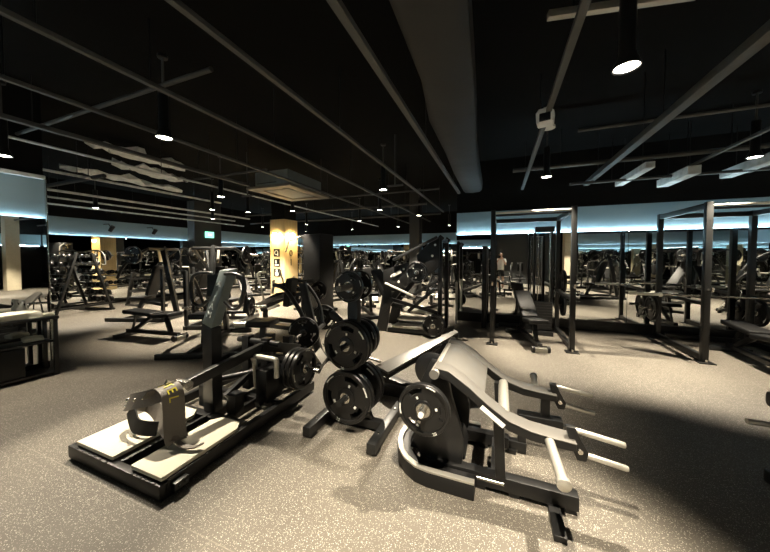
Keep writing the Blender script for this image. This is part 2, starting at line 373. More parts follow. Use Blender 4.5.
def scrap(c, lx, ly, l, seed):
    rn = random.Random(seed); n = 14; mb = MB(); vs = []; fs = []
    for i in range(n):
        t = i / (n - 1); w = lx * (.25 + .75 * rn.random()) * (1 - abs(2 * t - 1) ** 3)
        y = c[1] + (t - .5) * ly; z = c[2] + .06 * rn.random()
        for sx, sz in ((-1, .0), (-1, .05), (1, .05), (1, 0)): vs.append((c[0] + sx * w / 2 + .05 * rn.random(), y, z + sz + (.12 * rn.random() if sx > 0 else 0)))
    for i in range(n - 1):
        for j in range(4): fs.append((i * 4 + j, i * 4 + (j + 1) % 4, i * 4 + 4 + (j + 1) % 4, i * 4 + 4 + j))
    fs += [(0, 1, 2, 3), tuple((n - 1) * 4 + j for j in (3, 2, 1, 0))]
    o = tag(mb.add(vs, fs).build('insulation_scrap', 'pale_lit'), l, 'insulation')
    for t in (-.3, .3): MB().cyl((c[0] + .02, c[1] + t * ly, c[2] + .03), (c[0] + .02, c[1] + t * ly, ZC), .004, 6).build('hanger_wire', 'black', o)
scrap((-6.6, 3.6, 3.36), .45, 1.7, 'ragged pale insulation under the ceiling left of the spotlight', 1)
scrap((-7.6, 4.4, 3.36), .5, 1.6, 'ragged pale insulation under the ceiling above the low bench', 2)
scrap((-8.9, 4.6, 3.36), .35, 2.6, 'ragged pale insulation near the left wall band', 3)
tag(MB().lim(cx1 - .02, cx1 + .07, cy0, cy1, ZT + .002, ZT + .05).build('edge_trim', 'pale_lit', bev=.01), 'pale ragged trim on top of the near column band', 'trim')
# black duct
mb = MB(); vs = []; fs = []; prof = [(-.37, .2, .48, 2.93), (-.39, 1.4, .46, 2.91), (-.42, 2.4, .44, 2.90), (-.50, 3.2, .52, 2.93), (-.55, 4.4, .46, 2.96), (-.58, 5.4, .46, 2.94), (-.60, 7.0, .44, 2.95)]
for x, y, w, z in prof:
    for a in range(12):
        t = 2 * PI * a / 12; cx_ = math.copysign(abs(math.cos(t)) ** .5, math.cos(t)); sz_ = math.copysign(abs(math.sin(t)) ** .5, math.sin(t))
        vs.append((x + cx_ * w / 2, y, z + .2 + sz_ * .2))
for i in range(len(prof) - 1):
    for a in range(12): fs.append((i * 12 + a, i * 12 + (a + 1) % 12, i * 12 + 12 + (a + 1) % 12, i * 12 + 12 + a))
fs += [tuple(range(12)), tuple(range((len(prof) - 1) * 12, len(prof) * 12))[::-1]]
tag(mb.add(vs, fs).build('air_duct', 'duct'), 'wide wrapped black air duct along the ceiling', 'duct')
# cassette unit
ac = thing('cassette_air_conditioner', 'grey boxed ceiling cassette air conditioner with tan rim', 'air conditioner', (-4.35, 5.3, 2.87), 0)
MB().lim(-.42, .42, -.62, .55, .05, .36).build('casing', 'acgrey', ac, bev=.01)
mb = MB()
for a in ((-.56, -.36, -.72, .68), (.36, .56, -.72, .68), (-.36, .36, -.72, -.52), (-.36, .36, .48, .68)): mb.lim(a[0], a[1], a[2], a[3], 0, .05)
mb.build('rim', 'actan', ac, bev=.006)
MB().lim(-.3, .3, -.46, .42, .005, .04).build('grille', 'acgrey', ac, bev=.005)
MB().box((-.1, -.632, .12), (.5, .02, .012)).build('name_plate', 'chrome', ac)
# white ceiling box
cs = thing('ceiling_speaker', 'white boxy ceiling unit with a dark square front hanging from a conduit', 'ceiling unit', (.41, 3.36, 2.92), math.radians(-12)); cs.scale = (.74, .74, .74)
MB().prism([(-.10, -.10, -.13), (.10, -.10, -.13), (.11, -.10, .01), (.06, -.10, .06), (-.07, -.10, .06), (-.11, -.10, .01)], (0, .20, 0)).build('body', 'white', cs, bev=.022, seg=3)
MB().lim(-.062, .072, -.112, -.09, -.115, -.01).build('front_panel', 'black', cs, bev=.006)
MB().lim(-.02, .02, -.02, .03, .06, .10).build('bracket', 'white', cs)
MB().lathe([(0, 0), (.09, 0), (.09, .03), (0, .03)], (0, .55, .02)).build('round_cover', 'white', cs)
# spotlights
def make_lamp(label):
    t = thing('spotlight', label, 'spotlight', (0, 0, 0), 0)
    MB().cyl((0, 0, .46), (0, 0, .80), .012, 8).build('stem', 'pipe', t)
    MB().lathe([(0, .80), (.045, .80), (.045, .83), (0, .83)]).build('canopy', 'black', t, bev=.002)
    MB().lathe([(0, .46), (.042, .46), (.045, .45), (.045, .09), (.075, .012), (.078, 0), (.07, 0), (.064, .012), (.05, .03), (0, .03)]).build('housing', 'satin', t)
    MB().lathe([(0, .004), (.066, .008), (.066, .018), (0, .018)]).build('lens', 'lens', t)
    return t
lamp0 = None
def lamp(x, y, z, to, P, label, size=78, blend=.55, group=None, col=(1., .87, .68)):
    global lamp0
    if lamp0 is None: lamp0 = make_lamp(label); t = lamp0; t.location = (x, y, z)
    else: t = dup(lamp0, label, (x, y, z))
    if group: t['group'] = group
    L = bpy.data.lights.new('beam', 'SPOT'); L.energy = P; L.color = col; L.spot_size = math.radians(size); L.spot_blend = blend; L.shadow_soft_size = .025
    o = bpy.data.objects.new('beam', L); C.objects.link(o); o.location = (x, y, z - .03)
    o.rotation_euler = aim(V((x, y, z)) - V(to))
KP = 1.15
lamp(-3.2, 1.96, 2.70, (-2.35, 1.35, 0), 500 * KP, 'bright spotlight at the upper left above the squat platform', 60)
lamp(.74, 2.33, 2.70, (-.12, 1.62, 0), 760 * KP, 'bright spotlight on the track at the upper right', 47, .7)
for ch in list(bpy.data.objects['spotlight.001'].children):
    if ch.name.split('.')[0] in ('stem', 'canopy'): bpy.data.objects.remove(ch)
lamp(.66, 5.15, 2.72, (1.1, 5.15, 0), 900 * KP, 'spotlight in front of the first power rack', 64)
lamp(-1.99, 4.94, 2.70, (-1.5, 4.3, 0), 980 * KP, 'spotlight hanging right of the cassette unit', 82)
lamp(-5.2, 1.48, 2.62, (-4.1, 1.0, 0), 400 * KP, 'spotlight at the left edge beside the near column', 70)
lamp(-.06, .74, 2.80, (-.20, 1.2, 0), 820 * KP, 'spotlight overhead just in front of the camera', 60, .45)
lamp(-5.3, 4.3, 2.7, (-5.6, 4.2, 0), 920 * KP, 'spotlight left of the cassette unit above the open floor', 74)
lamp(3.0, 5.2, 2.75, (2.5, 5.1, 0), 900 * KP, 'spotlight in front of the second power rack', 66)
n = 0
rows = [(-9.6, 4.2), (-7.1, 5.5), (-8.9, 6.9), (-6.6, 6.2), (-5.3, 6.5), (-3.0, 7.2), (-9.4, 9.6), (-7., 9.4), (-4.6, 9.2), (-2.3, 8.6), (-9., 12.), (-6.4, 12.), (-4., 11.6), (-1.9, 11.8)]
for x, y in rows: lamp(x, y, 2.72, (x, y - .01, 0), 900 * KP, 'small spotlight among the far ceiling lamps over the machines', 86, group='far ceiling spotlights')
for x, y in ((-3.2, -1.8), (-1.6, -4.2), (.5, -1.0), (-5.4, -3.6), (4.6, .4), (6.8, 2.2), (5.2, 3.2), (7.2, 5.0), (3.0, -.6)):  # unseen lamps; the one just behind the person is added to brighten them
    lamp(x, y, 2.72, (x, y - .01, 0), 1000 * KP, 'added spotlight behind the camera, seen in the mirrors', 88, group='spotlights behind the camera')
tr = thing('light_track', 'pale metal light track holding the bright spotlight at the upper right', 'track', (.75, 2.42, 3.165))
MB().bar((-.46, -.085, 0), (.40, .075, 0), .045, .05).build('rail', 'grip', tr, bev=.004)
for q in ((-.3, -.055), (.3, .055)): MB().cyl((q[0], q[1], .02), (q[0], q[1], ZC - 3.165), .008, 6).build('hanger_rod', 'black', tr)
for x, y, l in ((-4.9, 4.6, 'short black rod hanging near the cassette unit'), (-1.75, 4.9, 'short rod with a crossbar near the far conduits')):
    t = thing('ceiling_hanger', l, 'hanger', (x, y, 2.75))
    MB().cyl((0, 0, 0), (0, 0, .9), .012, 8).build('rod', 'pipe', t); MB().box((0, 0, 0), (.3, .03, .03)).build('crossbar', 'pipe', t)
# small black wall floods on the left band
for i, (y, l) in enumerate(((3.75, 'small black flood lamp on the left band above the A shaped rack'), (5.2, 'small black flood lamp on the left band, second from the left'), (6.4, 'small black flood lamp on the left band nearest the dark column'))):
    t = thing('flood_lamp', l, 'flood lamp', (XL + .35, y, 2.36), 0)
    MB().lathe([(0, 0), (.05, 0), (.06, .18), (0, .18)], (0, 0, -.1), (.5, .2, .8)).build('head', 'black', t)
    MB().path([(-.335, 0, .12), (-.05, 0, .12), (0, 0, .05)], .012, 8).build('arm', 'black', t)

# ------------------------------------------------------------------ weight plates
PCACHE = {}
def plate_mesh(r, t):
    key = (r, t)
    if key in PCACHE: return PCACHE[key]
    cu = bpy.data.curves.new('web', 'CURVE'); cu.dimensions = '2D'; cu.fill_mode = 'BOTH'; cu.extrude = t * .28
    def poly(pts):
        s = cu.splines.new('POLY'); s.points.add(len(pts) - 1); s.use_cyclic_u = True
        for p, q in zip(s.points, pts): p.co = (q[0], q[1], 0, 1)
    circ = lambda rr, n: [(rr * math.cos(2 * PI * i / n), rr * math.sin(2 * PI * i / n)) for i in range(n)]
    poly(circ(r * .93, 40)); poly(circ(.026, 16)[::-1])
    for k in range(3):
        a0 = k * 2 * PI / 3 + PI / 2; w = .40; a = []
        for i in range(9): a.append((r * .80 * math.cos(a0 - w + 2 * w * i / 8), r * .80 * math.sin(a0 - w + 2 * w * i / 8)))
        for i in range(9): a.append((r * .62 * math.cos(a0 + w - 2 * w * i / 8), r * .62 * math.sin(a0 + w - 2 * w * i / 8)))
        poly(a[::-1])
    o = bpy.data.objects.new('web', cu); C.objects.link(o)
    me = bpy.data.meshes.new_from_object(o.evaluated_get(bpy.context.evaluated_depsgraph_get()))
    bpy.data.objects.remove(o); bpy.data.curves.remove(cu)
    mb = MB(); mb.add([v.co.copy() for v in me.vertices], [list(p.vertices) for p in me.polygons])
    h = t / 2
    mb.ring([(r * .84, -h * .55), (r * .86, -h), (r * .97, -h), (r, -h * .7), (r, h * .7), (r * .97, h), (r * .86, h), (r * .84, h * .55)], n=40)
    mb.ring([(.045, -h), (r * .36, -h * .8), (r * .38, -h * .3), (r * .38, h * .3), (r * .36, h * .8), (.045, h)], n=28)
    PCACHE[key] = mb
    return mb
def make_plate(r, t, label, marks=True):
    p = plate_mesh(r, t).build('weight_plate', 'rubber'); tag(p, label, 'weight plate')
    MB().ring([(.0255, -t * .52), (.044, -t * .52), (.044, t * .52), (.0255, t * .52)], n=20).build('hub_ring', 'chrome', p)
    if marks:
        h = t / 2 + .0006
        for sd in (1, -1):
            for a0, a1, rr, w in ((.55, .95, .91, .05), (2.5, 2.95, .91, .05), (3.75, 4.0, .50, .09), (5.9, 6.1, .50, .09), (1.5, 1.65, .49, .1))[:5 if sd > 0 else 2]:
                pts = [];  k = 5
                for i in range(k): a = a0 + (a1 - a0) * i / (k - 1); pts.append((math.cos(a) * r * (rr + w / 2), math.sin(a) * r * (rr + w / 2), 0))
                for i in range(k): a = a1 - (a1 - a0) * i / (k - 1); pts.append((math.cos(a) * r * (rr - w / 2), math.sin(a) * r * (rr - w / 2), 0))
                zz = h if rr > .8 else t * .41
                MB().prism([(q[0], q[1] * sd, (zz - .001) * sd) for q in pts], (0, 0, .0016 * sd)).build('marking', 'mark', p)
        txt('20', r * .17, 'mark', 'weight_number', p, (0, -r * .915, h), (0, 0, 0), .0008)
    return p
PLATE = {}
def plate(c, ax, r, t, label, group=None, roll=0.):
    k = (r, t)
    q = V(ax).to_track_quat('Z', 'Y') @ Matrix.Rotation(roll, 3, 'Z').to_quaternion()
    if k not in PLATE:
        PLATE[k] = p = make_plate(r, t, label); p.location = c
        p.rotation_euler = q.to_euler()
        if group: p['group'] = group
        return p
    return dup(PLATE[k], label, c, q.to_euler(), group)

# ------------------------------------------------------------------ belt squat platform (front left)
O = V((-2.34, 1.8, 0))
bs = thing('belt_squat_machine', 'black belt squat machine with two pale foot pads at the front left', 'gym machine', O)
def P(mb, name, m, par=bs, off=O, bev=0., seg=2): return mb.build(name, m, par, off, bev, seg)
X0, X1, Y0, Y1 = -2.94, -1.895, 1.085, 2.66
mb = MB().lim(X0, X1, Y0, Y0 + .05, .018, .105).lim(X0, X0 + .05, Y0 + .05, Y1, .03, .115).lim(X1 - .05, X1, Y0 + .05, Y1, .02, .115)
mb.lim(X0 + .05, X1 - .05, 1.74, 1.82, .04, .10).lim(X0 + .05, X1 - .05, 2.15, 2.22, .04, .10).lim(X0 + .05, X1 - .05, Y1 - .06, Y1, .03, .11).lim(-2.39, -2.36, Y0 + .05, Y1 - .06, .03, .11).lim(-2.22, -2.19, Y0 + .05, Y1 - .06, .03, .11)
P(mb, 'base_frame', 'black', bev=.006)
P(MB().lim(-2.36, -2.22, Y0 + .05, 1.74, .015, .03), 'centre_tray', 'black')
for a, b_, y1 in ((-2.87, -2.42, 1.735), (-2.215, -1.91, 1.735)):
    pd = P(MB().prism([(a, Y0 + .02, .116), (b_, Y0 + .02, .116), (b_, y1 - .07, .116), (b_ - .06, y1, .116), (a + .06, y1, .116), (a, y1 - .07, .116)], (0, 0, .026)), 'foot_pad', 'padtan', bev=.004)
    s_ = MB()
    for i in range(6): x = a + .04 + (b_ - a - .08) * i / 5; s_.lathe([(0, 0), (.008, 0), (.006, .004), (0, .004)], (x, Y0 + .008, .1055), n=8)
    P(s_, 'bolt_row', 'satin')
for x in (X0 + .035, X1 - .035): P(MB().lim(x - .03, x + .03, Y0 + .01, Y0 + .09, 0, .02), 'foot', 'rubber')
P(MB().lim(X1, X1 + .04, 1.15, 1.24, .035, .085).cyl((X1 + .04, 1.175, .06), (X1 + .052, 1.175, .06), .008, 8).cyl((X1 + .04, 1.215, .06), (X1 + .052, 1.215, .06), .008, 8), 'anchor_bracket', 'satin', bev=.004)
# transport handles of the deck, upright
lo_ = P(MB().prism([(-2.47, 1.79, .10), (-2.35, 1.79, .10), (-2.35, 1.79, .858), (-2.47, 1.79, .898)], (0, .10, .0)), 'upright', 'satin', bev=.006)
up = P(MB().prism([(-2.35, 1.79, .86), (-2.24, 1.88, 1.37), (-2.35, 1.88, 1.37), (-2.47, 1.79, .90)], (.0, .10, .015)), 'upright_head', 'post', bev=.008)
for i, (ch, z) in enumerate((('M', .98), ('A', 1.05), ('I', 1.12), ('A', 1.25))):
    f = (z - .9) / .46; txt(ch, .075, 'print', 'lettering', up, V((-2.41 + .11 * f, 1.79 + .09 * f - .006, z)) - O, (math.radians(79), math.radians(12), 0), .002)
for sx, l in ((-1, 0), (1, 0)):
    cx_ = -2.42 if sx < 0 else -2.27
    pts = smooth_pts([(cx_, 1.87, 1.34), (cx_ + sx * .12, 1.86, 1.345), (cx_ + sx * .235, 1.85, 1.31), (cx_ + sx * .255, 1.84, 1.2), (cx_ + sx * .22, 1.83, 1.08), (cx_ + sx * .13, 1.84, 1.04), (cx_ + sx * .03, 1.84, 1.10)], 5)
    P(MB().path(pts, .015, 10), 'handle', 'satin')
    P(MB().path(smooth_pts([(cx_ + sx * .252, 1.845, 1.26), (cx_ + sx * .254, 1.84, 1.2), (cx_ + sx * .225, 1.83, 1.1)], 4), .019, 10), 'handle_grip', 'rubber')
la = P(MB().bar((-2.27, 1.50, .49), (-2.20, 2.30, .60), .055, .085), 'lever_arm', 'satin', bev=.006)
P(MB().cyl((-2.33, 1.49, .505), (-2.21, 1.49, .505), .035, 18).bar((-2.27, 1.5, .5), (-2.30, 1.38, .56), .03, .035), 'arm_hook', 'chrome')
P(MB().lim(-2.25, -2.14, 1.84, 1.94, .1, .27), 'stop_block', 'black', bev=.01); P(MB().lim(-2.60, -2.49, 1.84, 1.94, .1, .30), 'stop_block', 'black', bev=.01)
for y, z0, z1 in ((2.3, .1, .66), (2.62, .1, .6)):
    for xa in (-2.26, -2.52): P(MB().lim(xa, xa + .09, y - .04, y + .04, z0, z1), 'pivot_post', 'black', bev=.006)
P(MB().cyl((-2.6, 2.3, .61), (-2.05, 2.3, .61), .03), 'pivot_shaft', 'satin')
P(MB().bar((-2.2, 2.2, .60), (-2.18, 2.75, .42), .06, .10).bar((-2.19, 2.42, .38), (-2.02, 2.42, .355), .09, .10), 'rear_arm', 'black', bev=.006)
P(MB().cyl((-2.03, 2.42, .35), (-1.66, 2.42, .35), .0245, 16).lathe([(.0, -.006), (.045, -.006), (.045, .006), (0, .006)], (-2.0, 2.42, .35), (1, 0, 0)), 'weight_sleeve', 'chrome')
P(MB().path(smooth_pts([(-2.22, 2.16, .2), (-2.22, 2.14, .46), (-2.22, 2.12, .51), (-2.19, 2.12, .53), (-1.96, 2.12, .53), (-1.93, 2.12, .51), (-1.93, 2.12, .47), (-1.93, 2.12, .36)], 4), .024, 12), 'safety_handle', 'grip')
P(MB().lim(-2.15, -2.02, 2.08, 2.3, .11, .42), 'weight_bracket', 'black', bev=.01)
P(MB().bar((-2.45, 2.0, .14), (-2.3, 2.6, .5), .05, .05), 'shock_strut', 'satin'); P(MB().bar((-2.05, 2.0, .14), (-2.1, 2.6, .36), .05, .05), 'shock_strut', 'satin')
P(MB().cyl((-2.66, 2.05, .25), (-2.1, 2.45, .34), .03), 'cross_strut', 'satin')
for i, x in enumerate((-1.96, -1.905, -1.85)):
    plate((x, 2.42, .35), (1, 0, 0), .2, .045, ['black plate innermost on the squat machine side sleeve', 'black plate, middle of three on the squat machine side sleeve', 'black plate outermost on the squat machine side sleeve, its face toward the plate tree'][i], 'plates on the squat machine sleeve', roll=.3 * i)
# hip belt
hb = thing('hip_belt', 'thick grey brown hip belt with yellow lettering draped over the squat machine hook', 'belt', (-2.32, 1.40, .155))
Ob = V((-2.32, 1.40, .155))
bl = [(-2.43, 1.36, .44), (-2.36, 1.36, .505), (-2.28, 1.37, .535), (-2.215, 1.37, .50), (-2.185, 1.36, .41), (-2.165, 1.35, .30), (-2.14, 1.34, .22), (-2.12, 1.34, .178)]
wd = [V((.25, 1, .1))] * 3 + [V((.5, 1, .1))] * 5
P(MB().ribbon(smooth_pts(bl, 6), V((.35, 1, .05)), .135, .012), 'front_band', 'belt', hb, Ob)
bl2 = [(-2.34, 1.385, .47), (-2.45, 1.33, .43), (-2.58, 1.31, .395), (-2.68, 1.33, .355), (-2.715, 1.40, .32), (-2.66, 1.47, .28), (-2.56, 1.47, .24), (-2.46, 1.43, .225), (-2.36, 1.39, .225), (-2.26, 1.36, .225), (-2.18, 1.34, .23)]
wl = [V((.1, .35, 1))] * 19 + [V((.1, .5 + .0 * i, 1)) for i in range(42)]
P(MB().ribbon(smooth_pts(bl2, 6), wl, .115, .013), 'rear_band', 'belt', hb, Ob)
P(MB().ribbon(smooth_pts([(-2.70, 1.36, .29), (-2.62, 1.33, .245), (-2.54, 1.31, .215), (-2.46, 1.32, .21), (-2.38, 1.36, .20)], 6), V((.15, .35, 1)), .10, .012), 'lining_band', 'beltin', hb, Ob)
P(MB().ribbon(smooth_pts([(-2.16, 1.34, .24), (-2.10, 1.33, .185), (-2.02, 1.33, .172), (-1.95, 1.36, .172), (-1.92, 1.38, .19)], 6), V((.2, 1, 0)), .035, .008), 'strap_tail', 'belt', hb, Ob)
st = MB()
for p in ((-2.63, 1.303, .40), (-2.54, 1.304, .415), (-2.46, 1.318, .44), (-2.66, 1.306, .345)): st.lathe([(0, 0), (.014, 0), (.011, .008), (0, .010)], p, (-.1, -.9, .45), n=10)
P(st, 'stud', 'chrome', hb, Ob)
sp = smooth_pts(bl, 6); wa = V((.35, 1, .05))
for ch, k in zip('STEL', (9, 13, 17, 21)):
    d_ = (sp[k + 1] - sp[k - 1]).normalized(); a_ = (wa - d_ * wa.dot(d_)).normalized(); n_ = d_.cross(a_)
    txt(ch, .085, 'yellow', 'lettering', hb, sp[k] + n_ * .0075 - Ob, Matrix((d_, a_, n_)).transposed().to_euler(), .002)
P(MB().path([(-2.14, 1.30, .20), (-2.09, 1.30, .20), (-2.09, 1.38, .19), (-2.14, 1.38, .19)], .006, 8, closed=True), 'buckle', 'chrome', hb, Ob)

# ------------------------------------------------------------------ plate tree
O2 = V((-1.18, 2.25, 0))
pt = thing('plate_tree', 'black plate tree with two floor runners in front of the incline board', 'plate rack', O2)
def Q(mb, name, m, bev=0., par=pt, off=O2): return mb.build(name, m, par, off, bev)
for x, y0, y1 in ((-1.46, 1.93, 2.52), (-.88, 1.93, 2.62)):
    f_ = Q(MB().lim(x - .035, x + .035, y0, y1, .015, .095), 'floor_runner', 'satin', .006)
    for ya in (y0 + .02, y1 - .1): Q(MB().lim(x - .04, x + .04, ya, ya + .08, 0, .015), 'rubber_foot', 'rubber')
    for ya in (y0 + .15, y1 - .15): Q(MB().lathe([(0, 0), (.012, 0), (.01, .006), (0, .006)], (x, ya, .095), n=8), 'bolt', 'chrome')
Q(MB().lim(-1.425, -.915, 2.22, 2.29, .02, .09), 'cross_tube', 'black', .005)
Q(MB().prism([(-1.36, 2.235, .08), (-1.0, 2.235, .08), (-1.10, 2.235, .36), (-1.26, 2.235, .36)], (0, .04, 0)), 'gusset', 'black', .006)
Q(MB().lim(-1.23, -1.13, 2.215, 2.285, .08, 1.36), 'post', 'satin', .008)
for z, r in ((.32, 0), (.755, 0), (1.24, 0)):
    for sy in (-1, 1):
        Q(MB().cyl((-1.18, 2.25 + sy * .03, z), (-1.18, 2.25 + sy * .27, z), .0245, 16).lathe([(0, -.004), (.04, -.004), (.04, .004), (0, .004)], (-1.18, 2.25 + sy * .045, z), (0, 1, 0), 18), 'peg', 'grey' if z > 1 else 'satin')
Q(MB().bar((-1.22, 2.25, .84), (-1.42, 2.25, .99), .045, .045), 'bar_holder', 'satin', .004)
g = 'plates on the plate tree'
for c, r, t, l in (((-1.18, 2.165, .32), .222, .05, 'big black plate on the lowest near peg of the plate tree, against the post'),
                   ((-1.18, 2.105, .32), .222, .05, 'big black plate on the lowest near peg of the plate tree, facing the camera'),
                   ((-1.18, 2.335, .32), .222, .05, 'big black plate on the lowest far peg of the plate tree, against the post'),
                   ((-1.18, 2.395, .32), .222, .05, 'big black plate on the lowest far peg of the plate tree, outermost'),
                   ((-1.18, 2.165, .755), .205, .05, 'black plate on the middle near peg of the plate tree, against the post'),
                   ((-1.18, 2.105, .755), .205, .05, 'black plate on the middle near peg of the plate tree, facing the camera'),
                   ((-1.18, 2.335, .755), .175, .055, 'grey edged plate on the middle far peg of the plate tree, against the post'),
                   ((-1.18, 2.40, .755), .175, .055, 'grey edged plate on the middle far peg of the plate tree, outermost'),
                   ((-1.18, 2.155, 1.24), .132, .035, 'small black plate on the top near peg of the plate tree'),
                   ((-1.18, 2.345, 1.24), .132, .035, 'small black plate on the top far peg of the plate tree')):
    plate(c, (0, -1, 0), r, t, l, g, roll=random.uniform(-.5, .5))

# ------------------------------------------------------------------ plate loaded deadlift machine (front centre)
O3 = V((-.1, 2.15, 0))
dl = thing('deadlift_machine', 'plate loaded deadlift machine with long black lit-topped arms and pale handles at the front centre', 'gym machine', O3)
def D(mb, name, m, bev=0., par=dl, off=O3): return mb.build(name, m, par, off, bev)
YN, YF = 1.87, 2.45
def armprof(y, w):
    top = [(-.38, .785), (-.29, .772), (-.17, .695), (-.05, .60), (.06, .53), (.18, .495), (.30, .482), (.40, .475)]
    bot = [(x, z - t) for (x, z), t in zip(top, (.05, .06, .06, .06, .055, .05, .045, .04))]
    return [(x, y - w / 2, z) for x, z in top] + [(x, y - w / 2, z) for x, z in bot[::-1]], (0, w, 0)
arms = {}
for y, nm in ((YN, 'near'), (YF, 'far')):
    pl, ext = armprof(y, .115)
    arms[y] = D(MB().prism(pl, ext), 'arm', 'black', .006)
for y in (YN, YF):
    pl = [(x, z) for x, y_, z in armprof(y, .115)[0][:8]]
    mb = MB().prism([(x, y - .062, z + .001) for x, z in pl] + [(x, y - .062, z + .007) for x, z in pl[::-1]], (0, .124, 0)); mb.build('arm_lit_top', 'grey', arms[y], O3 - O3 if False else O3, .002).location = (0, 0, 0)  # light falling on the arm tops put into a grey plate
# sheet between the arms near the pivot
mb = MB()
sheet = [(-.36, .787), (-.29, .777), (-.17, .70), (-.08, .629)]
mb.prism([(x, YN, z) for x, z in sheet] + [(x, YN, z - .02) for x, z in sheet[::-1]], (0, YF - YN, 0)); D(mb, 'arm_cover', 'grey', .003)
D(MB().cyl((-.375, YN - .09, .757), (-.375, YF + .13, .757), .029, 20), 'pivot_tube', 'grip', .003)
for y in (YN - .092, YF + .132): D(MB().lathe([(0, -.004), (.03, -.004), (.03, .004), (0, .004)], (-.375, y, .757), (0, 1, 0), 18), 'pivot_cap', 'grey')
D(MB().cyl((.035, YN + .05, .515), (.035, YF - .05, .515), .034, 20), 'cross_tube', 'grip')
D(MB().box((-.03, YN - .0585, .545), (.16, .003, .028), Matrix.Rotation(math.radians(36), 3, 'Y')), 'name_plate', 'mark', .0)
for y in (YN, YF):
    sd = -1 if y == YN else 1
    br = D(MB().prism([(.355, y - .02, .545), (.40, y - .02, .55), (.425, y - .02, .49), (.465, y - .02, .42), (.455, y - .02, .37), (.41, y - .02, .37), (.38, y - .02, .44)], (0, .04, 0)), 'handle_bracket', 'black', .005)
    D(MB().lathe([(0, 0), (.016, 0), (.013, .006), (0, .006)], (.425, y - .02, .42), (0, -1, 0), 12), 'bracket_bolt', 'chrome')
    for x, z, L in ((.385, .53, .245), (.445, .40, .20)):
        D(MB().lathe([(0, 0), (.0145, .0), (.0155, .006), (.0155, L - .006), (.013, L), (0, L)], (x, y, z), (1, -.03, -.13), 16), 'handle', 'grip')
    D(MB().lathe([(0, 0), (.0245, 0), (.0245, .29), (.031, .292), (.031, .318), (.024, .322), (0, .322)], (.27, y + sd * .05, .465), (.05, sd, -.05), 20), 'storage_sleeve', 'grip')
    # side frames
    yb = y + (.07 if y == YN else -.07)
    D(MB().prism([(-.50, yb, .10), (-.22, yb, .10), (-.21, yb, .30), (-.29, yb, .55), (-.33, yb, .775), (-.43, yb, .785), (-.50, yb, .64), (-.47, yb, .40), (-.56, yb, .22)], (0, .05, 0)), 'side_plate', 'black', .008)
    D(MB().lim(-.45, .44 if y == YN else .08, yb - .03, yb + .04, .03, .115), 'base_rail', 'black', .006)
    D(MB().bar((.02, yb, .11), (-.0, yb, .53), .06, .07), 'strut', 'black', .005)
    D(MB().cyl((-.43, y, .545), (-.43, y + sd * .20, .545), .0245, 16), 'weight_sleeve', 'chrome')
D(MB().cyl((-.43, 1.68, .545), (-.43, 1.66, .545), .016, 12), 'sleeve_pin', 'mark')
D(MB().lathe([(0, 0), (.12, 0), (.13, .012), (.13, .03), (.11, .04), (0, .04)], (-.45, 2.10, .665), (0, -1, 0), 32), 'pivot_disc', 'rubber')
D(MB().box((-.40, 2.059, .69), (.05, .003, .02)), 'disc_mark', 'mark')
for xa in (-.04, -.45): D(MB().lim(xa, xa + .08, 1.97, 2.35, .03, .105), 'base_cross', 'black', .006)
D(MB().lim(.28, .345, 1.70, 2.0, .0, .035), 'floor_shadow_bar', 'black', .006)  # dark bar added in place of a shadow streak on the floor
for x in (-.1, .1, .4):
    for ya in ((1.92, 2.35) if x < .2 else (1.92,)): D(MB().lim(x - .03, x + .03, ya, ya + .05, 0, .03), 'rubber_foot', 'rubber')
def ubase(x1, r, y0, y1, w, n=10):
    out = [(x1, y0)] + [(-.42 + (r) * math.cos(a) * 1.0, (y0 + y1) / 2 + (y1 - y0) / 2 * math.sin(a)) for a in [(-PI / 2) - PI * i / n for i in range(n + 1)]] + [(x1, y1)]
    return out
o_ = ubase(-.13, .30, 1.80, 2.50, .1); i_ = ubase(-.13, .20, 1.905, 2.395, .1)
D(MB().prism([(x, y, .0) for x, y in o_ + i_[::-1]], (0, 0, .10)), 'rear_bumper', 'black', .008)
i2 = ubase(-.13, .262, 1.84, 2.46, .1)
D(MB().prism([(x, y, .10) for x, y in o_ + i2[::-1]], (0, 0, .014)), 'bumper_lit_edge', 'grip', .003)  # lit top edge of the bumper, put into a pale strip
D(MB().prism([(-.60, 2.0, .10), (-.2, 2.0, .10), (-.24, 2.0, .2), (-.56, 2.0, .22)], (0, .3, 0)), 'rear_box', 'black', .02)
D(MB().lim(.14, .44, 2.38, 2.47, .22, .30), 'far_cross_block', 'black', .006); D(MB().lim(.30, .36, 2.42, 2.47, .28, .45), 'block_post', 'black', .004); D(MB().lim(.14, .20, 2.38, 2.44, .0, .24).lim(.05, .2, 2.37, 2.43, .03, .09), 'block_leg', 'black', .004)
D(MB().cyl((-.12, 1.915, .075), (.04, 1.915, .075), .012, 10), 'rail_rod', 'chrome')
plate((-.43, 1.745, .545), (0, -1, 0), .165, .042, 'black plate on the near side sleeve of the deadlift machine', roll=.5)
plate((-.43, 2.60, .545), (0, 1, 0), .165, .042, 'black plate on the far side sleeve of the deadlift machine', roll=.2)

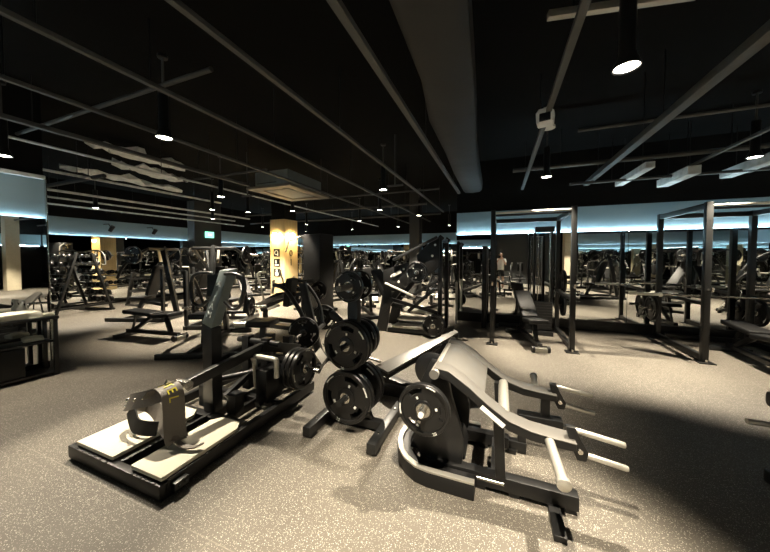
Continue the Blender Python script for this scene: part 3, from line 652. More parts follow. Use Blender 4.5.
# ------------------------------------------------------------------ incline board behind the plate tree
O4 = V((-.9, 3.1, 0))
ib = thing('incline_board', 'long pale topped incline board on a dark frame behind the plate tree', 'incline bench', O4)
A_, B_, C_, D_ = V((-1.29, 2.98, .24)), V((-1.09, 2.84, .24)), V((-.44, 3.46, .58)), V((-.50, 3.56, .58))
MB().prism([A_, B_, C_, D_], (0, 0, .025)).build('board_top', 'grey', ib, O4, .004)
MB().prism([A_ - V((0, 0, .045)), B_ - V((0, 0, .045)), C_ - V((0, 0, .045)), D_ - V((0, 0, .045))], (0, 0, .043)).build('board_body', 'black', ib, O4, .004)
MB().path([(-.47, 3.50, .55), (-.44, 3.56, .25), (-.42, 3.60, .02)], .016, 8).path([(-.50, 3.56, .55), (-.40, 3.46, .45), (-.36, 3.44, .02)], .012, 8).build('support_leg', 'satin', ib, O4)
MB().lim(-1.5, -.72, 2.86, 2.94, .0, .10).build('base_beam', 'black', ib, O4, .006)
MB().bar((-1.62, 3.3, .05), (-.9, 3.0, .05), .10, .10).bar((-1.25, 2.93, .08), (-1.2, 2.95, .24), .08, .06).bar((-.75, 2.93, .06), (-.42, 3.55, .04), .06, .06).build('base_frame', 'black', ib, O4, .006)
MB().path([(-1.24, 3.0, .3), (-1.5, 3.02, .34)], .014, 10).build('side_handle', 'grip', ib, O4)

# ------------------------------------------------------------------ power racks
def rack(label, x0, x1, y0, y1, h=2.27, pegs=True):
    o = V(((x0 + x1) / 2, (y0 + y1) / 2, 0)); t = thing('power_rack', label, 'power rack', o, 0, 'power racks')
    w = .036
    for x in (x0, x1):
        for y in (y0, y1):
            u = MB().lim(x - w, x + w, y - w, y + w, .012, h).build('upright', 'satin', t, o, .004)
            MB().lim(x - .09, x + .09, y - .10, y + .06, 0, .012).build('foot_plate', 'black', u, o, .003)
            MB().lathe([(0, 0), (.014, 0), (.014, .04), (0, .045)], (x, y - .06, .012), n=10).build('floor_bolt', 'chrome', u, o)
            if y == y0:
                mb = MB()
                for k in range(30): z = .25 + k * .06; mb.box((x, y - w - .0005, z), (.014, .001, .014))
                q = mb.build('hole_row', 'rubber', u, o); q['kind'] = 'stuff'
        MB().lim(x - .03, x + .03, y0 + w, y1 - w, h - .09, h - .01).build('top_side_beam', 'satin', t, o, .004)
        MB().lim(x - .03, x + .03, y0 + w, y1 - w, .02, .10).build('base_side_beam', 'satin', t, o, .004)
        MB().lim(x - .03, x + .03, y0 + w, y1 - w, .80, .85).build('safety_bar', 'satin', t, o, .004)
        MB().path([(x, y0 - w, 1.02), (x, y0 - w - .10, 1.02), (x, y0 - w - .11, 1.07)], .016, 8).build('bar_hook', 'chrome', t, o)
        if pegs and (x == x1 or x0 > 1):
            for z in (.55, 1.0): MB().cyl((x + (.04 if x == x1 else -.04), y1, z), (x + (.28 if x == x1 else -.28), y1, z), .0245, 12).build('storage_peg', 'chrome', t, o)
    MB().lim(x0 + w, x1 - w, y1 - w, y1 + w, h - .09, h - .01).build('rear_top_beam', 'satin', t, o, .004)
    MB().path(smooth_pts([(x0 + w, y0, h - .05), (x0 + .2, y0, h - .05), (x0 + .28, y0 - .0, h - .05), (x1 - .28, y0, h - .05), (x1 - .2, y0, h - .05), (x1 - w, y0, h - .05)], 3), .018, 10).build('pull_up_bar', 'grip', t, o)
    MB().cyl((x0 + w, y0 + .25, h - .06), (x1 - w, y0 + .25, h - .06), .016, 10).build('rear_pull_up_bar', 'satin', t, o)
    MB().lim(x0 + .1, x1 - .1, y1 - .02, y1 + .02, .02, .10).build('base_rear_beam', 'satin', t, o, .004)
    return t
r1 = rack('black power rack at the left end of the mirror wall, a bench standing inside it', -.11, 1.06, 5.25, 6.55)
r2 = rack('black power rack at the right of the photo with a pale bar sleeve sticking out', 2.69, 3.89, 5.42, 6.72, 2.25)
# weight stack tower at the back of the first rack
tw = thing('cable_tower', 'black cable tower with guide rods behind the right posts of the first rack', 'cable machine', (.78, 6.25, 0))
MB().lim(-.16, .16, -.14, .14, 0, .08).build('base', 'black', tw, bev=.006)
for x in (-.10, .10): MB().cyl((x, 0, .08), (x, 0, 1.95), .012, 10).build('guide_rod', 'chrome', tw)
MB().lim(-.16, .16, -.1, .1, 1.95, 2.05).build('head', 'black', tw, bev=.006)
for k in range(10): MB().lim(-.14, .14, -.07, .07, .10 + k * .052, .15 + k * .052).build('stack_plate', 'rubber', tw, bev=.004)
for x in (-.15, .15): MB().lim(x - .02, x + .02, .08, .13, .08, 1.95).build('column', 'satin', tw)
tag(MB().lim(-.34, -.25, 6.3, 6.75, 0, 1.7).build('storage_panel', 'black', None, (0, 0, 0), .006), 'narrow black panel standing left of the first power rack', 'panel')
# ------------------------------------------------------------------ benches
def make_bench(label, cat='bench', back=58., name='adjustable_bench'):
    t = thing(name, label, cat, (0, 0, 0))
    MB().lim(-.035, .035, -.58, .62, .07, .13).build('spine', 'satin', t, bev=.005)
    MB().lim(-.24, .24, .56, .64, .0, .07).build('rear_foot', 'satin', t, bev=.006)
    MB().lim(-.09, .09, -.64, -.56, .0, .07).build('front_foot', 'grip', t, bev=.006)
    for x in (-.11, .11): MB().lathe([(0, -.02), (.05, -.02), (.05, .02), (0, .02)], (x, -.6, .05), (1, 0, 0), 18).build('wheel', 'rubber', t)
    MB().bar((0, -.4, .12), (0, -.3, .40), .06, .06).build('front_post', 'satin', t, bev=.004)
    MB().bar((0, .45, .12), (0, .0, .40), .06, .06).build('rear_post', 'satin', t, bev=.004)
    MB().box((0, -.32, .435), (.30, .38, .07), Matrix.Rotation(math.radians(-6), 3, 'X')).build('seat', 'pad', t, bev=.022, seg=3)
    a = math.radians(back); c = V((0, -.10, .44)); d = V((0, math.cos(a), math.sin(a)))
    MB().bar(c, c + d * .66, .27, .07, V((0, -math.sin(a), math.cos(a)))).build('backrest', 'pad', t, bev=.022, seg=3)
    MB().bar(c + d * .45 + V((0, .04, -.03)), V((0, .5, .12)), .03, .03).build('support_strut', 'satin', t)
    MB().path([(-.05, -.62, .09), (-.05, -.70, .12), (.05, -.70, .12), (.05, -.62, .09)], .012, 8).build('pull_handle', 'chrome', t)
    return t
b1 = make_bench('black adjustable bench with raised backrest inside the first power rack', back=36.); b1.location = (.48, 5.62, 0); b1.rotation_euler = (0, 0, math.radians(12))
flat = make_bench('black flat bench inside the second power rack at the right edge', back=3.); flat.location = (3.32, 5.58, 0); flat.rotation_euler = (0, 0, math.radians(-4))
dup(flat, 'low black bench alone on the open floor at the left', (-5.9, 3.35, 0), (0, 0, math.radians(98)))
dup(b1, 'black incline bench before the two tier dumbbell rack', (-6.6, 6.1, 0), (0, 0, math.radians(60)))
# ------------------------------------------------------------------ barbells
def barbell(label, c, ax, name='barbell'):
    t = thing(name, label, 'barbell', c); t.rotation_euler = aim(ax)
    MB().cyl((0, 0, -.655), (0, 0, .655), .014, 12).build('shaft', 'chrome', t)
    for s_ in (-1, 1): MB().lathe([(.014, 0), (.037, 0), (.037, .03), (.025, .032), (.025, .43), (0, .43)], (0, 0, s_ * .655), (0, 0, s_), 16).build('sleeve', 'bright', t)
    return t
barbell('steel barbell lying in the second power rack with its pale sleeve toward the first rack', (3.10, 6.0, .876), (1, 0, 0))
gp = 'plates on the rack pegs'
for x, y, z, l in ((2.6, 6.72, .55, 'black plate on the low left peg of the second rack'), (3.99, 6.72, .55, 'black plate on the low right peg of the second rack'),
                   (1.16, 6.55, .55, 'black plate on the low right peg of the first rack'), (1.16, 6.55, 1.0, 'black plate on the upper right peg of the first rack'), (-.21, 6.55, .55, None), ):
    if l: plate((x, y, z), (1, 0, 0), .222, .05, l, gp, roll=random.random())
# floor mats
# ------------------------------------------------------------------ lever machines for the middle ground and the mirrors
def make_press(label, v=0):
    t = thing('lever_press_machine', label, 'gym machine')
    for x in (-.42, .42): MB().lim(x - .035, x + .035, -.75, .65, .0, .08).build('base_rail', 'satin', t, bev=.005)
    for y in (-.7, .3): MB().lim(-.385, .385, y - .035, y + .035, .01, .08).build('base_cross', 'satin', t, bev=.005)
    MB().bar((0, -.7, .08), (0, -.38, 1.72), .07, .11, (0, 1, 0)).build('mast', 'satin', t, bev=.006)
    MB().bar((0, .3, .08), (0, .12, .46), .06, .08, (0, 1, 0)).bar((0, .12, .40), (0, -.45, .30), .06, .07).build('seat_post', 'satin', t, bev=.005)
    MB().box((0, .15, .49), (.36, .38, .08)).build('seat', 'pad', t, bev=.025, seg=3)
    a = math.radians(72 if v == 0 else 50); c = V((0, -.06, .56)); d = V((0, -math.cos(a), math.sin(a)))
    MB().bar(c, c + d * .74, .30, .08, V((0, math.sin(a), math.cos(a)))).build('backrest', 'pad', t, bev=.025, seg=3)
    MB().cyl((-.46, -.40, 1.66), (.46, -.40, 1.66), .035).build('pivot_shaft', 'satin', t)
    for s_ in (-1, 1):
        pts = [(s_ * .44, -.40, 1.66), (s_ * .50, -.18, 1.52), (s_ * .52, .10, 1.28), (s_ * .50, .28, 1.0)] if v == 0 else [(s_ * .44, -.40, 1.66), (s_ * .46, .10, 1.72), (s_ * .46, .36, 1.52), (s_ * .44, .42, 1.15)]
        MB().path(smooth_pts(pts, 5), .03, 10).build('lever_arm', 'satin' if v == 0 else 'grey', t)
        e = V(pts[-1]); MB().cyl(e + V((s_ * .03, 0, .02)), e + V((-s_ * .22, .06, .02)), .02, 12).build('handle', 'grip', t)
        q = V(pts[1 if v == 0 else 2]); MB().cyl(q, q + V((s_ * .36, 0, 0)), .0245, 14).build('weight_sleeve', 'chrome', t)
        MB().lim(s_ * .42 - .03, s_ * .42 + .03, -.72, -.66, .08, 1.2).build('rear_strut', 'satin', t, bev=.004)
    MB().box((0, -.30, 1.5), (.10, .006, .3), Matrix.Rotation(math.radians(-11), 3, 'X')).build('name_plate', 'grip', t)
    return t
PRS = {}
def press(x, y, rz, v, label, plates=(), group=None):
    if v not in PRS: PRS[v] = t = make_press(label, v)
    else: t = dup(PRS[v], label)
    t.location = (x, y, 0); t.rotation_euler = (0, 0, math.radians(rz))
    if group: t['group'] = group
    R = Matrix.Rotation(math.radians(rz), 3, 'Z')
    for s_, k, pl in plates:
        q = (V((s_ * .50, -.18, 1.52)) if v == 0 else V((s_ * .46, .36, 1.52))) + V((s_ * (.09 + .056 * k), 0, 0))
        plate(R @ q + V((x, y, 0)), R @ V((s_, 0, 0)), .2, .05, pl, 'plates on the lever machines', roll=random.random())
def make_row(label):
    t = thing('lever_row_machine', label, 'gym machine')
    MB().lim(-.04, .04, -.8, .8, .0, .08).build('spine', 'satin', t, bev=.005)
    for y in (-.75, .72): MB().lim(-.42, .42, y - .035, y + .035, 0, .075).build('base_cross', 'satin', t, bev=.005)
    MB().bar((0, .62, .08), (0, .38, 1.12), .07, .10, (0, 1, 0)).build('mast', 'satin', t, bev=.006)
    MB().bar((0, -.25, .08), (0, -.20, .5), .06, .08, (0, 1, 0)).build('seat_post', 'satin', t, bev=.005)
    MB().box((0, -.22, .53), (.34, .36, .08)).build('seat', 'pad', t, bev=.025, seg=3)
    MB().box((0, .20, .98), (.26, .09, .40), Matrix.Rotation(math.radians(-8), 3, 'X')).build('chest_pad', 'pad', t, bev=.025, seg=3)
    MB().bar((0, .24, .95), (0, .46, .95), .05, .06).build('pad_stem', 'satin', t)
    MB().cyl((-.4, .58, .42), (.4, .58, .42), .032).build('pivot_shaft', 'satin', t)
    for s_ in (-1, 1):
        MB().path(smooth_pts([(s_ * .34, .58, .42), (s_ * .40, .50, .75), (s_ * .40, .30, 1.05), (s_ * .36, .12, 1.12)], 5), .028, 10).build('lever_arm', 'satin', t)
        MB().cyl((s_ * .36, .12, 1.18), (s_ * .36, .10, 1.0), .019, 12).build('handle', 'grip', t)
        MB().cyl((s_ * .40, .56, .52), (s_ * .76, .56, .52), .0245, 14).build('weight_sleeve', 'chrome', t)
        MB().box((s_ * .24, .70, .13), (.26, .04, .16), Matrix.Rotation(.6, 3, 'X')).build('foot_rest', 'grip', t, bev=.004)
    return t
ROW = None
def row(x, y, rz, label, plates=(), group=None):
    global ROW
    if ROW is None: ROW = t = make_row(label)
    else: t = dup(ROW, label)
    t.location = (x, y, 0); t.rotation_euler = (0, 0, math.radians(rz))
    if group: t['group'] = group
    R = Matrix.Rotation(math.radians(rz), 3, 'Z')
    for s_, k, pl in plates:
        plate(R @ (V((s_ * (.47 + .056 * k), .56, .52))) + V((x, y, 0)), R @ V((s_, 0, 0)), .2, .05, pl, 'plates on the lever machines', roll=random.random())
# cluster behind the squat platform
row(-3.0, 3.32, -72, 'black chest supported row machine just behind the squat platform', ((1, 0, 'black plate on the right sleeve of the row machine behind the squat platform'), (-1, 0, 'black plate on the left sleeve of the row machine behind the squat platform')))
row(-4.6, 3.5, 28, 'black row machine directly behind the squat platform upright', ((1, 0, 'black plate on the right sleeve of the row machine behind the upright'), (-1, 0, 'black plate on the left sleeve of the row machine behind the upright')))
OT = V((-4.2, 5.0, 0))
tm = thing('chest_row_machine', 'black incline row machine with a flat top pad before the wooden column', 'gym machine', OT)
def TM(mb, name, m, bev=0.): return mb.build(name, m, tm, OT, bev)
for y in (4.72, 5.28): TM(MB().lim(-5.0, -3.45, y - .035, y + .035, 0, .08), 'base_rail', 'satin', .005)
for x in (-4.95, -3.6): TM(MB().lim(x, x + .08, 4.755, 5.245, .01, .08), 'base_cross', 'satin', .005)
TM(MB().bar((-4.95, 5.0, .30), (-3.75, 5.0, .86), .09, .10), 'incline_beam', 'satin', .006)
TM(MB().bar((-4.85, 5.0, .06), (-4.85, 5.0, .34), .08, .08, (0, 1, 0)), 'front_post', 'satin', .005); TM(MB().bar((-3.8, 5.0, .06), (-3.8, 5.0, .84), .09, .09, (0, 1, 0)), 'rear_post', 'satin', .005)
TM(MB().box((-4.02, 5.0, .92), (.62, .42, .09), Matrix.Rotation(math.radians(-9), 3, 'Y')), 'top_pad', 'pad', .03)
TM(MB().box((-4.60, 5.0, .58), (.5, .34, .08), Matrix.Rotation(math.radians(-25), 3, 'Y')), 'chest_pad', 'pad', .03)
for y, s_ in ((4.66, -1), (5.34, 1)):
    TM(MB().bar((-4.9, y, .42), (-3.7, y, .80), .05, .08), 'lever_arm', 'grey', .005)
    TM(MB().path(smooth_pts([(-4.55, y, .55), (-4.62, y, .85), (-4.72, y, 1.12), (-4.60, y - s_ * .12, 1.16)], 4), .02, 10), 'handle', 'grip')
    TM(MB().cyl((-3.72, y, .74), (-3.72, y + s_ * .3, .74), .0245, 14), 'weight_sleeve', 'chrome')
    TM(MB().bar((-4.45, y, .40), (-4.15, y, .50), .03, .05), 'foot_bar', 'bright', .004)
    plate((-3.72, y + s_ * .08, .74), (0, s_, 0), .2, .05, 'black plate on the %s sleeve of the incline row machine before the wooden column' % ('near' if s_ < 0 else 'far'), 'plates on the lever machines', roll=.4)
press(-5.75, 4.75, 20, 0, 'black lever press machine left of the others, behind the squat platform handles', ((1, 0, 'black plate on the right arm of the leftmost press'), (-1, 0, 'black plate on the left arm of the leftmost press')))
row(-3.2, 6.9, 40, 'black row machine between the cable machine and the leg press', ((1, 0, 'black plate on the row machine between cable machine and leg press'),))
press(-8.2, 6.0, 70, 1, 'press machine with grey arms before the left wall mirrors', ((1, 0, 'plate on the right arm of the press before the left wall mirrors'),))
press(-7.9, 4.4, 110, 0, 'black press machine behind the low bench on the open floor', ((1, 0, 'plate on the right arm of the press behind the low bench'), (-1, 0, 'plate on the left arm of the press behind the low bench')))
# black cable tower cabinet beside the wooden column
cb = thing('cable_machine', 'tall black shrouded cable machine right of the wooden column', 'cable machine', (-4.75, 6.75, 0), math.radians(-12))
MB().lim(-.2, .45, -.25, .25, .06, 2.08).build('shroud', 'black', cb, bev=.02)
MB().lim(-.5, .5, -.35, .35, 0, .06).build('base', 'satin', cb, bev=.006)
for x in (-.42, -.34): MB().cyl((x, -.1, .06), (x, -.1, 2.0), .014, 10).build('guide_rod', 'chrome', cb)
MB().lim(-.48, -.2, -.18, .05, 2.0, 2.08).build('head', 'satin', cb, bev=.006)
MB().path([(-.38, -.2, 2.04), (-.55, -.45, 1.9), (-.6, -.5, 1.6)], .02, 8).build('cable_arm', 'grip', cb)
# leg press / hack machine in the middle distance
O5 = V((-1.55, 5.7, 0))
lp = thing('leg_press_machine', 'large black leg press with a stepped base left of the mirror wall', 'gym machine', O5)
def Lp(mb, name, m, bev=0.): return mb.build(name, m, lp, O5, bev)
for y in (5.35, 6.05):
    Lp(MB().bar((-2.15, y, .42), (-.98, y, 1.86), .07, .10), 'slide_rail', 'satin', .005)
    Lp(MB().bar((-2.05, y, .04), (-1.0, y, .04), .07, .08), 'base_rail', 'satin', .005)
    Lp(MB().bar((-1.02, y, .06), (-1.02, y, 1.84), .07, .09, (0, 1, 0)), 'rear_post', 'satin', .005)
    Lp(MB().prism([(-2.30, y - .03, .0), (-2.08, y - .03, .0), (-1.98, y - .03, .62), (-1.98, y - .03, .95), (-2.12, y - .03, .95)], (0, .06, 0)), 'front_post', 'black', .006)
    sg = -1 if y < 5.7 else 1
    if sg > 0: Lp(MB().cyl((-1.32, y + sg * .03, 1.30), (-1.32, y + sg * .36, 1.30), .0245, 14), 'weight_sleeve', 'chrome')
    Lp(MB().cyl((-1.10, y + sg * .03, .24), (-1.10, y + sg * .34, .24), .0245, 14), 'storage_peg', 'chrome')
    Lp(MB().bar((-2.0, y - sg * .05, .62), (-1.55, y - sg * .05, .52), .03, .03), 'side_handle', 'chrome')
for k, z in enumerate((.10, .24, .38)): Lp(MB().lim(-1.96 + .08 * k, -1.18, 5.30 + .10 * k, 5.62 + .10 * k, z, z + .03), 'step', 'grip', .004)
Lp(MB().box((-1.30, 5.7, 1.36), (.06, .62, .50), Matrix.Rotation(math.radians(-40), 3, 'Y')), 'foot_plate', 'grey', .01)
Lp(MB().box((-1.46, 5.7, 1.10), (.5, .55, .06), Matrix.Rotation(math.radians(-51), 3, 'Y')), 'carriage', 'satin', .008)
Lp(MB().box((-2.02, 5.7, .52), (.46, .44, .09), Matrix.Rotation(math.radians(12), 3, 'Y')), 'seat', 'pad', .025)
Lp(MB().box((-2.30, 5.7, .88), (.09, .44, .72), Matrix.Rotation(math.radians(-28), 3, 'Y')), 'backrest', 'pad', .025)
Lp(MB().prism([(-2.12, 5.26, .84), (-1.75, 5.26, .80), (-1.55, 5.26, 1.02), (-1.62, 5.26, 1.38), (-2.12, 5.26, 1.22)], (0, .04, 0)), 'side_shield', 'black', .01)
Lp(MB().prism([(-1.36, 5.26, 1.02), (-1.02, 5.26, 1.30), (-1.02, 5.26, 1.84), (-1.12, 5.26, 1.82), (-1.45, 5.26, 1.52)], (0, .04, 0)), 'rear_shield', 'black', .01)
for a, b_ in (((-1.62, 5.25, .70), (-1.04, 5.25, 1.05)), ((-1.95, 5.25, .66), (-1.04, 5.25, .46)), ((-1.6, 5.25, .45), (-1.1, 5.25, .9))): Lp(MB().bar(a, b_, .04, .06), 'brace', 'satin', .004)
for q in ((-1.95, 1.10), (-1.8, 1.0), (-1.70, 1.25), (-1.15, 1.5), (-1.1, 1.7)): Lp(MB().lathe([(0, 0), (.022, 0), (.018, .012), (0, .012)], (q[0], 5.26, q[1]), (0, -1, 0), 10), 'bolt', 'bright')  # pale bolts added to stand in for scattered highlights
Lp(MB().cyl((-1.40, 5.3, 1.20), (-1.40, 5.02, 1.20), .0245, 14), 'weight_sleeve', 'chrome')
Lp(MB().bar((-2.05, 5.18, .98), (-1.45, 5.18, .74), .035, .035), 'side_rod', 'bright', .004)
Lp(MB().box((-1.84, 5.252, 1.16), (.20, .012, .06), Matrix.Rotation(math.radians(-30), 3, 'Y')), 'name_plate', 'bright', .002)
Lp(MB().bar((-1.9, 5.22, 1.42), (-1.05, 5.22, 1.84), .05, .05), 'upper_rail', 'satin', .004)
Lp(MB().lim(-1.06, -.99, 5.42, 5.98, 1.76, 1.84), 'top_cross', 'satin', .005)
plate((-1.40, 5.115, 1.20), (0, -1, 0), .2, .05, 'black plate on the near sleeve of the leg press carriage', 'plates on the leg press', roll=.7)
plate((-1.32, 6.16, 1.30), (0, 1, 0), .222, .05, 'black plate on the far carriage sleeve of the leg press', 'plates on the leg press')
for k in range(3): plate((-1.10, 5.25 - .056 * k, .24), (0, -1, 0), .2, .05, ['innermost plate on the storage peg at the foot of the leg press', 'middle plate on the storage peg at the foot of the leg press', 'outermost plate on the storage peg at the foot of the leg press'][k], 'plates on the leg press', roll=k)
tag(MB().lathe([(0, 0), (.026, 0), (.026, .92), (0, .92)], (-.88, 6.5, 0.0), n=14).build('foam_roller', 'white'), 'slim pale roller standing at the free edge of the mirror wall', 'roller')
# ------------------------------------------------------------------ far rows
gf = 'far rows of machines'
far = [(-9.8, 10.6, 90, 0), (-8.2, 10.9, 160, 1), (-7.0, 12.2, 180, 2), (-5.6, 10.2, 150, 0), (-5.2, 12.4, 185, 1), (-4.2, 9.0, 200, 2), (-3.7, 11.0, 170, 1), (-2.6, 12.6, 175, 0), (-2.0, 10.6, 205, 2), (-5.4, 8.5, 160, 0), (-1.9, 8.0, 160, 2), (-8.9, 8.9, 60, 2), (-1.4, 12.2, 190, 1)]
whr = ['beyond the dark column with the exit sign', 'far left of the wooden column', 'seen just left of the wooden column', 'behind the tall black cable machine', 'against the far mirror behind the cable machine', 'right of the tall black cable machine', 'seen over the top of the plate tree', 'by the far mirror left of the dark post',
       'left of the dark far post', 'behind the tall black cable machine, close to it', 'behind the left side of the leg press', 'beside the dark column with the exit sign', 'behind the right side of the leg press']
for (x, y, a, v), l in zip(far, whr):
    if v == 2: row(x, y, a, 'distant black row machine ' + l, ((1, 0, 'plate on distant row machine ' + l),), gf)
    else: press(x, y, a, v, ('distant black press machine ' if v == 0 else 'distant grey armed press machine ') + l, ((1, 0, 'right arm plate on distant press ' + l), (-1, 0, 'left arm plate on distant press ' + l)), gf)
# behind the camera: what the mirrors show
gb = 'machines behind the camera'
bk = [(-1.1, -2.1, 10, 0), (-2.6, -2.8, -30, 2), (-3.6, -1.4, 60, 1), (-1.6, -4.2, 0, 2), (-4.6, -3.4, 30, 0), (4.2, -.6, -20, 0), (5.6, -.4, 10, 2), (7.0, -.2, 0, 1), (5.2, 1.6, 60, 1), (7.2, 2.0, 90, 0), (6.2, 3.6, 120, 2), (8.2, 4.0, 100, 0), (.9, -1.5, 0, 2), (3.2, 1.4, 80, 0)]
wb = ['left of the charcoal partition', 'further left of the charcoal partition', 'far left behind the camera', 'by the back wall beyond the partition', 'in the far rear corner', 'before the rear mirror, nearest the cream column', 'before the rear mirror, second from the cream column', 'before the rear mirror, third from the cream column', 'on the right floor behind the deadlift machine',
      'by the right wall', 'right of the second power rack', 'in the corner by the mirror wall', 'in front of the charcoal partition', 'on the right beyond the camera']
for (x, y, a, v), l in zip(bk, wb):
    if v == 2: row(x, y, a, 'row machine seen only in the mirrors ' + l, ((1, 0, 'plate on mirrored row machine ' + l), (-1, 0, 'left plate on mirrored row machine ' + l)), gb)
    else: press(x, y, a, v, 'press machine seen only in the mirrors ' + l, ((1, 0, 'right plate on mirrored press ' + l), (-1, 0, 'left plate on mirrored press ' + l)), gb)
dup(flat, 'flat bench seen in the mirrors beside the second rack', (4.4, 3.4, 0), (0, 0, .3)); dup(b1, 'incline bench seen in the mirrors behind the deadlift machine', (2.4, 3.3 - 2.6, 0), (0, 0, 1.2))
# machine cut by the right edge
O6 = V((1.95, 2.45, 0))
hm = thing('glute_machine', 'black machine at the right edge of the photo with one pale peg showing', 'gym machine', O6)
def H(mb, name, m, bev=0.): return mb.build(name, m, hm, O6, bev)
H(MB().lim(1.66, 2.3, 2.2, 2.28, 0, .08), 'base_rail', 'satin', .005); H(MB().lim(1.66, 2.3, 2.62, 2.70, 0, .08), 'base_rail', 'satin', .005)
H(MB().lim(1.70, 1.78, 2.28, 2.62, 0, .07), 'base_cross', 'satin', .005); H(MB().lim(1.70, 1.80, 2.36, 2.46, .07, .95), 'mast', 'black', .008)
H(MB().cyl((1.40, 2.41, .50), (1.74, 2.41, .50), .0165, 14), 'peg', 'grip', )
H(MB().box((1.62, 2.42, .62), (.16, .22, .10)), 'knee_pad', 'pad', .03); H(MB().box((2.05, 2.45, .78), (.5, .4, .10)), 'chest_pad', 'pad', .03); H(MB().lim(2.0, 2.08, 2.4, 2.5, .07, .75), 'pad_post', 'satin', .005)
# ------------------------------------------------------------------ dumbbell racks
def make_db(r, L, label, head='rubber'):
    t = thing('dumbbell', label, 'dumbbell')
    MB().cyl((-L / 2 + .02, 0, 0), (L / 2 - .02, 0, 0), .015, 10).build('grip', 'chrome', t)
    for s_ in (-1, 1):
        MB().lathe([(0, 0), (r * .85, 0), (r, .012), (r, L * .33 - .012), (r * .85, L * .33), (0, L * .33)], (s_ * (L / 2 - L * .33), 0, 0), (s_, 0, 0), 16).build('head', head, t)
        MB().lathe([(0, 0), (r * .5, 0), (r * .5, .003), (0, .003)], (s_ * L / 2, 0, 0), (s_, 0, 0), 14).build('end_cap', 'grey', t)
    return t
DB = {}
def db(k, loc, rot, label, group):
    if k not in DB: DB[k] = make_db(*k, label); t = DB[k]; t.location = loc; t.rotation_euler = rot; t['group'] = group; return
    dup(DB[k], label, loc, rot, group)
O7 = V((-10.35, 4.0, 0)); ar = thing('dumbbell_rack', 'A shaped dumbbell rack seen end on before the left mirror', 'dumbbell rack', O7, math.radians(12))
for y in (-1, 1):
    for x in (-.42, .42): MB().bar((x, y * .62, .03), (x, y * .16, 1.58), .05, .06, (1, 0, 0)).build('leg', 'satin', ar, bev=.004)
    MB().lim(-.46, .46, y * .62 - .04, y * .62 + .04, 0, .05).build('foot', 'satin', ar)
for x in (-.42, .42):
    MB().bar((x, -.24, 1.3), (x, .24, 1.3), .04, .05).build('top_tie', 'satin', ar); MB().bar((x, -.56, .2), (x, .56, .2), .04, .05).build('low_tie', 'satin', ar)
Ra = Matrix.Rotation(math.radians(12), 3, 'Z')
for k in range(7):
    z = .22 + k * .205; f = (z - .03) / 1.55; yy = .62 - .46 * f + .06; r = .075 - .004 * k
    for y in (-1, 1):
        MB().lim(-.46, .46, y * (yy + .02) - .05, y * (yy + .02) + .05, z - .012, z).build('tray', 'satin', ar)
        for j in range(3):
            q = Ra @ V((-.28 + .28 * j, y * (yy + .03), z + r + .001)) + O7
            db((round(r, 3), .17), q, (0, 0, math.radians(12 + 90)), 'small black dumbbell on the A shaped rack by the left mirror', 'dumbbells on the A shaped rack')
O8 = V((-10.2, 6.35, 0)); tr2 = thing('dumbbell_rack', 'low two tier dumbbell rack before the left wall, right of the A shaped rack', 'dumbbell rack', O8, math.radians(90))
for x in (-1.1, 1.1):
    MB().bar((x, .25, .0), (x, -.05, 1.0), .06, .08, (1, 0, 0)).build('leg', 'satin', tr2, bev=.004); MB().lim(x - .04, x + .04, -.3, .3, 0, .05).build('foot', 'satin', tr2)
for k, (z, yv) in enumerate(((.45, -.04), (.82, .06))):
    MB().box((0, yv, z), (2.3, .30, .03), Matrix.Rotation(math.radians(8), 3, 'X')).build('shelf', 'satin', tr2)
    for j in range(9):
        lx = -.98 + .245 * j; q = Matrix.Rotation(PI / 2, 3, 'Z') @ V((lx, yv, z + .117)) + O8
        db((.07, .26), q, (0, math.radians(8), 0), 'round headed dumbbell with steel grip on the %s shelf of the two tier rack' % ('lower' if k == 0 else 'upper'), 'dumbbells on the %s shelf of the two tier rack' % ('lower' if k == 0 else 'upper'))
# ------------------------------------------------------------------ towel table at the left edge
O9 = V((-5.36, 1.35, 0)); tb = thing('towel_table', 'black shelf table with pale towels at the left edge before the near column', 'table', O9)
def T(mb, name, m, bev=0.): return mb.build(name, m, tb, O9, bev)
T(MB().lim(-5.54, -5.19, .72, 1.88, .71, .745), 'top', 'satin', .004)
for x in (-5.52, -5.24):
    for y in (.75, 1.85): T(MB().lim(x, x + .04, y - .02, y + .02, 0, .71), 'leg', 'satin', .003)
T(MB().lim(-5.48, -5.24, .80, 1.60, .06, .40), 'drawer_box', 'black', .006); T(MB().lim(-5.5, -5.22, .77, 1.83, .42, .445), 'shelf', 'satin', .003); T(MB().lim(-5.5, -5.22, .77, 1.83, .03, .055), 'bottom_shelf', 'satin', .003)
def towel(c, d, l, seed):
    rn = random.Random(seed); bm = bmesh.new(); bmesh.ops.create_cube(bm, size=1); bmesh.ops.subdivide_edges(bm, edges=bm.edges, cuts=5, use_grid_fill=True)
    for v in bm.verts:
        if v.co.z > -.49: v.co += V((rn.uniform(-.05, .05), rn.uniform(-.05, .05), rn.uniform(-.22, .16) - .5 * (abs(v.co.x) ** 2 + abs(v.co.y) ** 2)))
    for v in bm.verts: v.co.z = max(v.co.z, -.5)
    me = bpy.data.meshes.new('towel'); bm.to_mesh(me); bm.free(); me.polygons.foreach_set('use_smooth', [True] * len(me.polygons)); me.materials.append(M['towel'])
    o = bpy.data.objects.new('towel', me); C.objects.link(o); o.location = c; o.scale = d; o.rotation_euler = (0, 0, rn.uniform(-.2, .2))
    md = o.modifiers.new('s', 'SUBSURF'); md.levels = 1; md.render_levels = 1
    tag(o, l, 'towel', 'towels on the table')
towel((-5.325, 1.55, .795), (.22, .40, .09), 'crumpled pale towel heap in the middle of the towel table', 1)
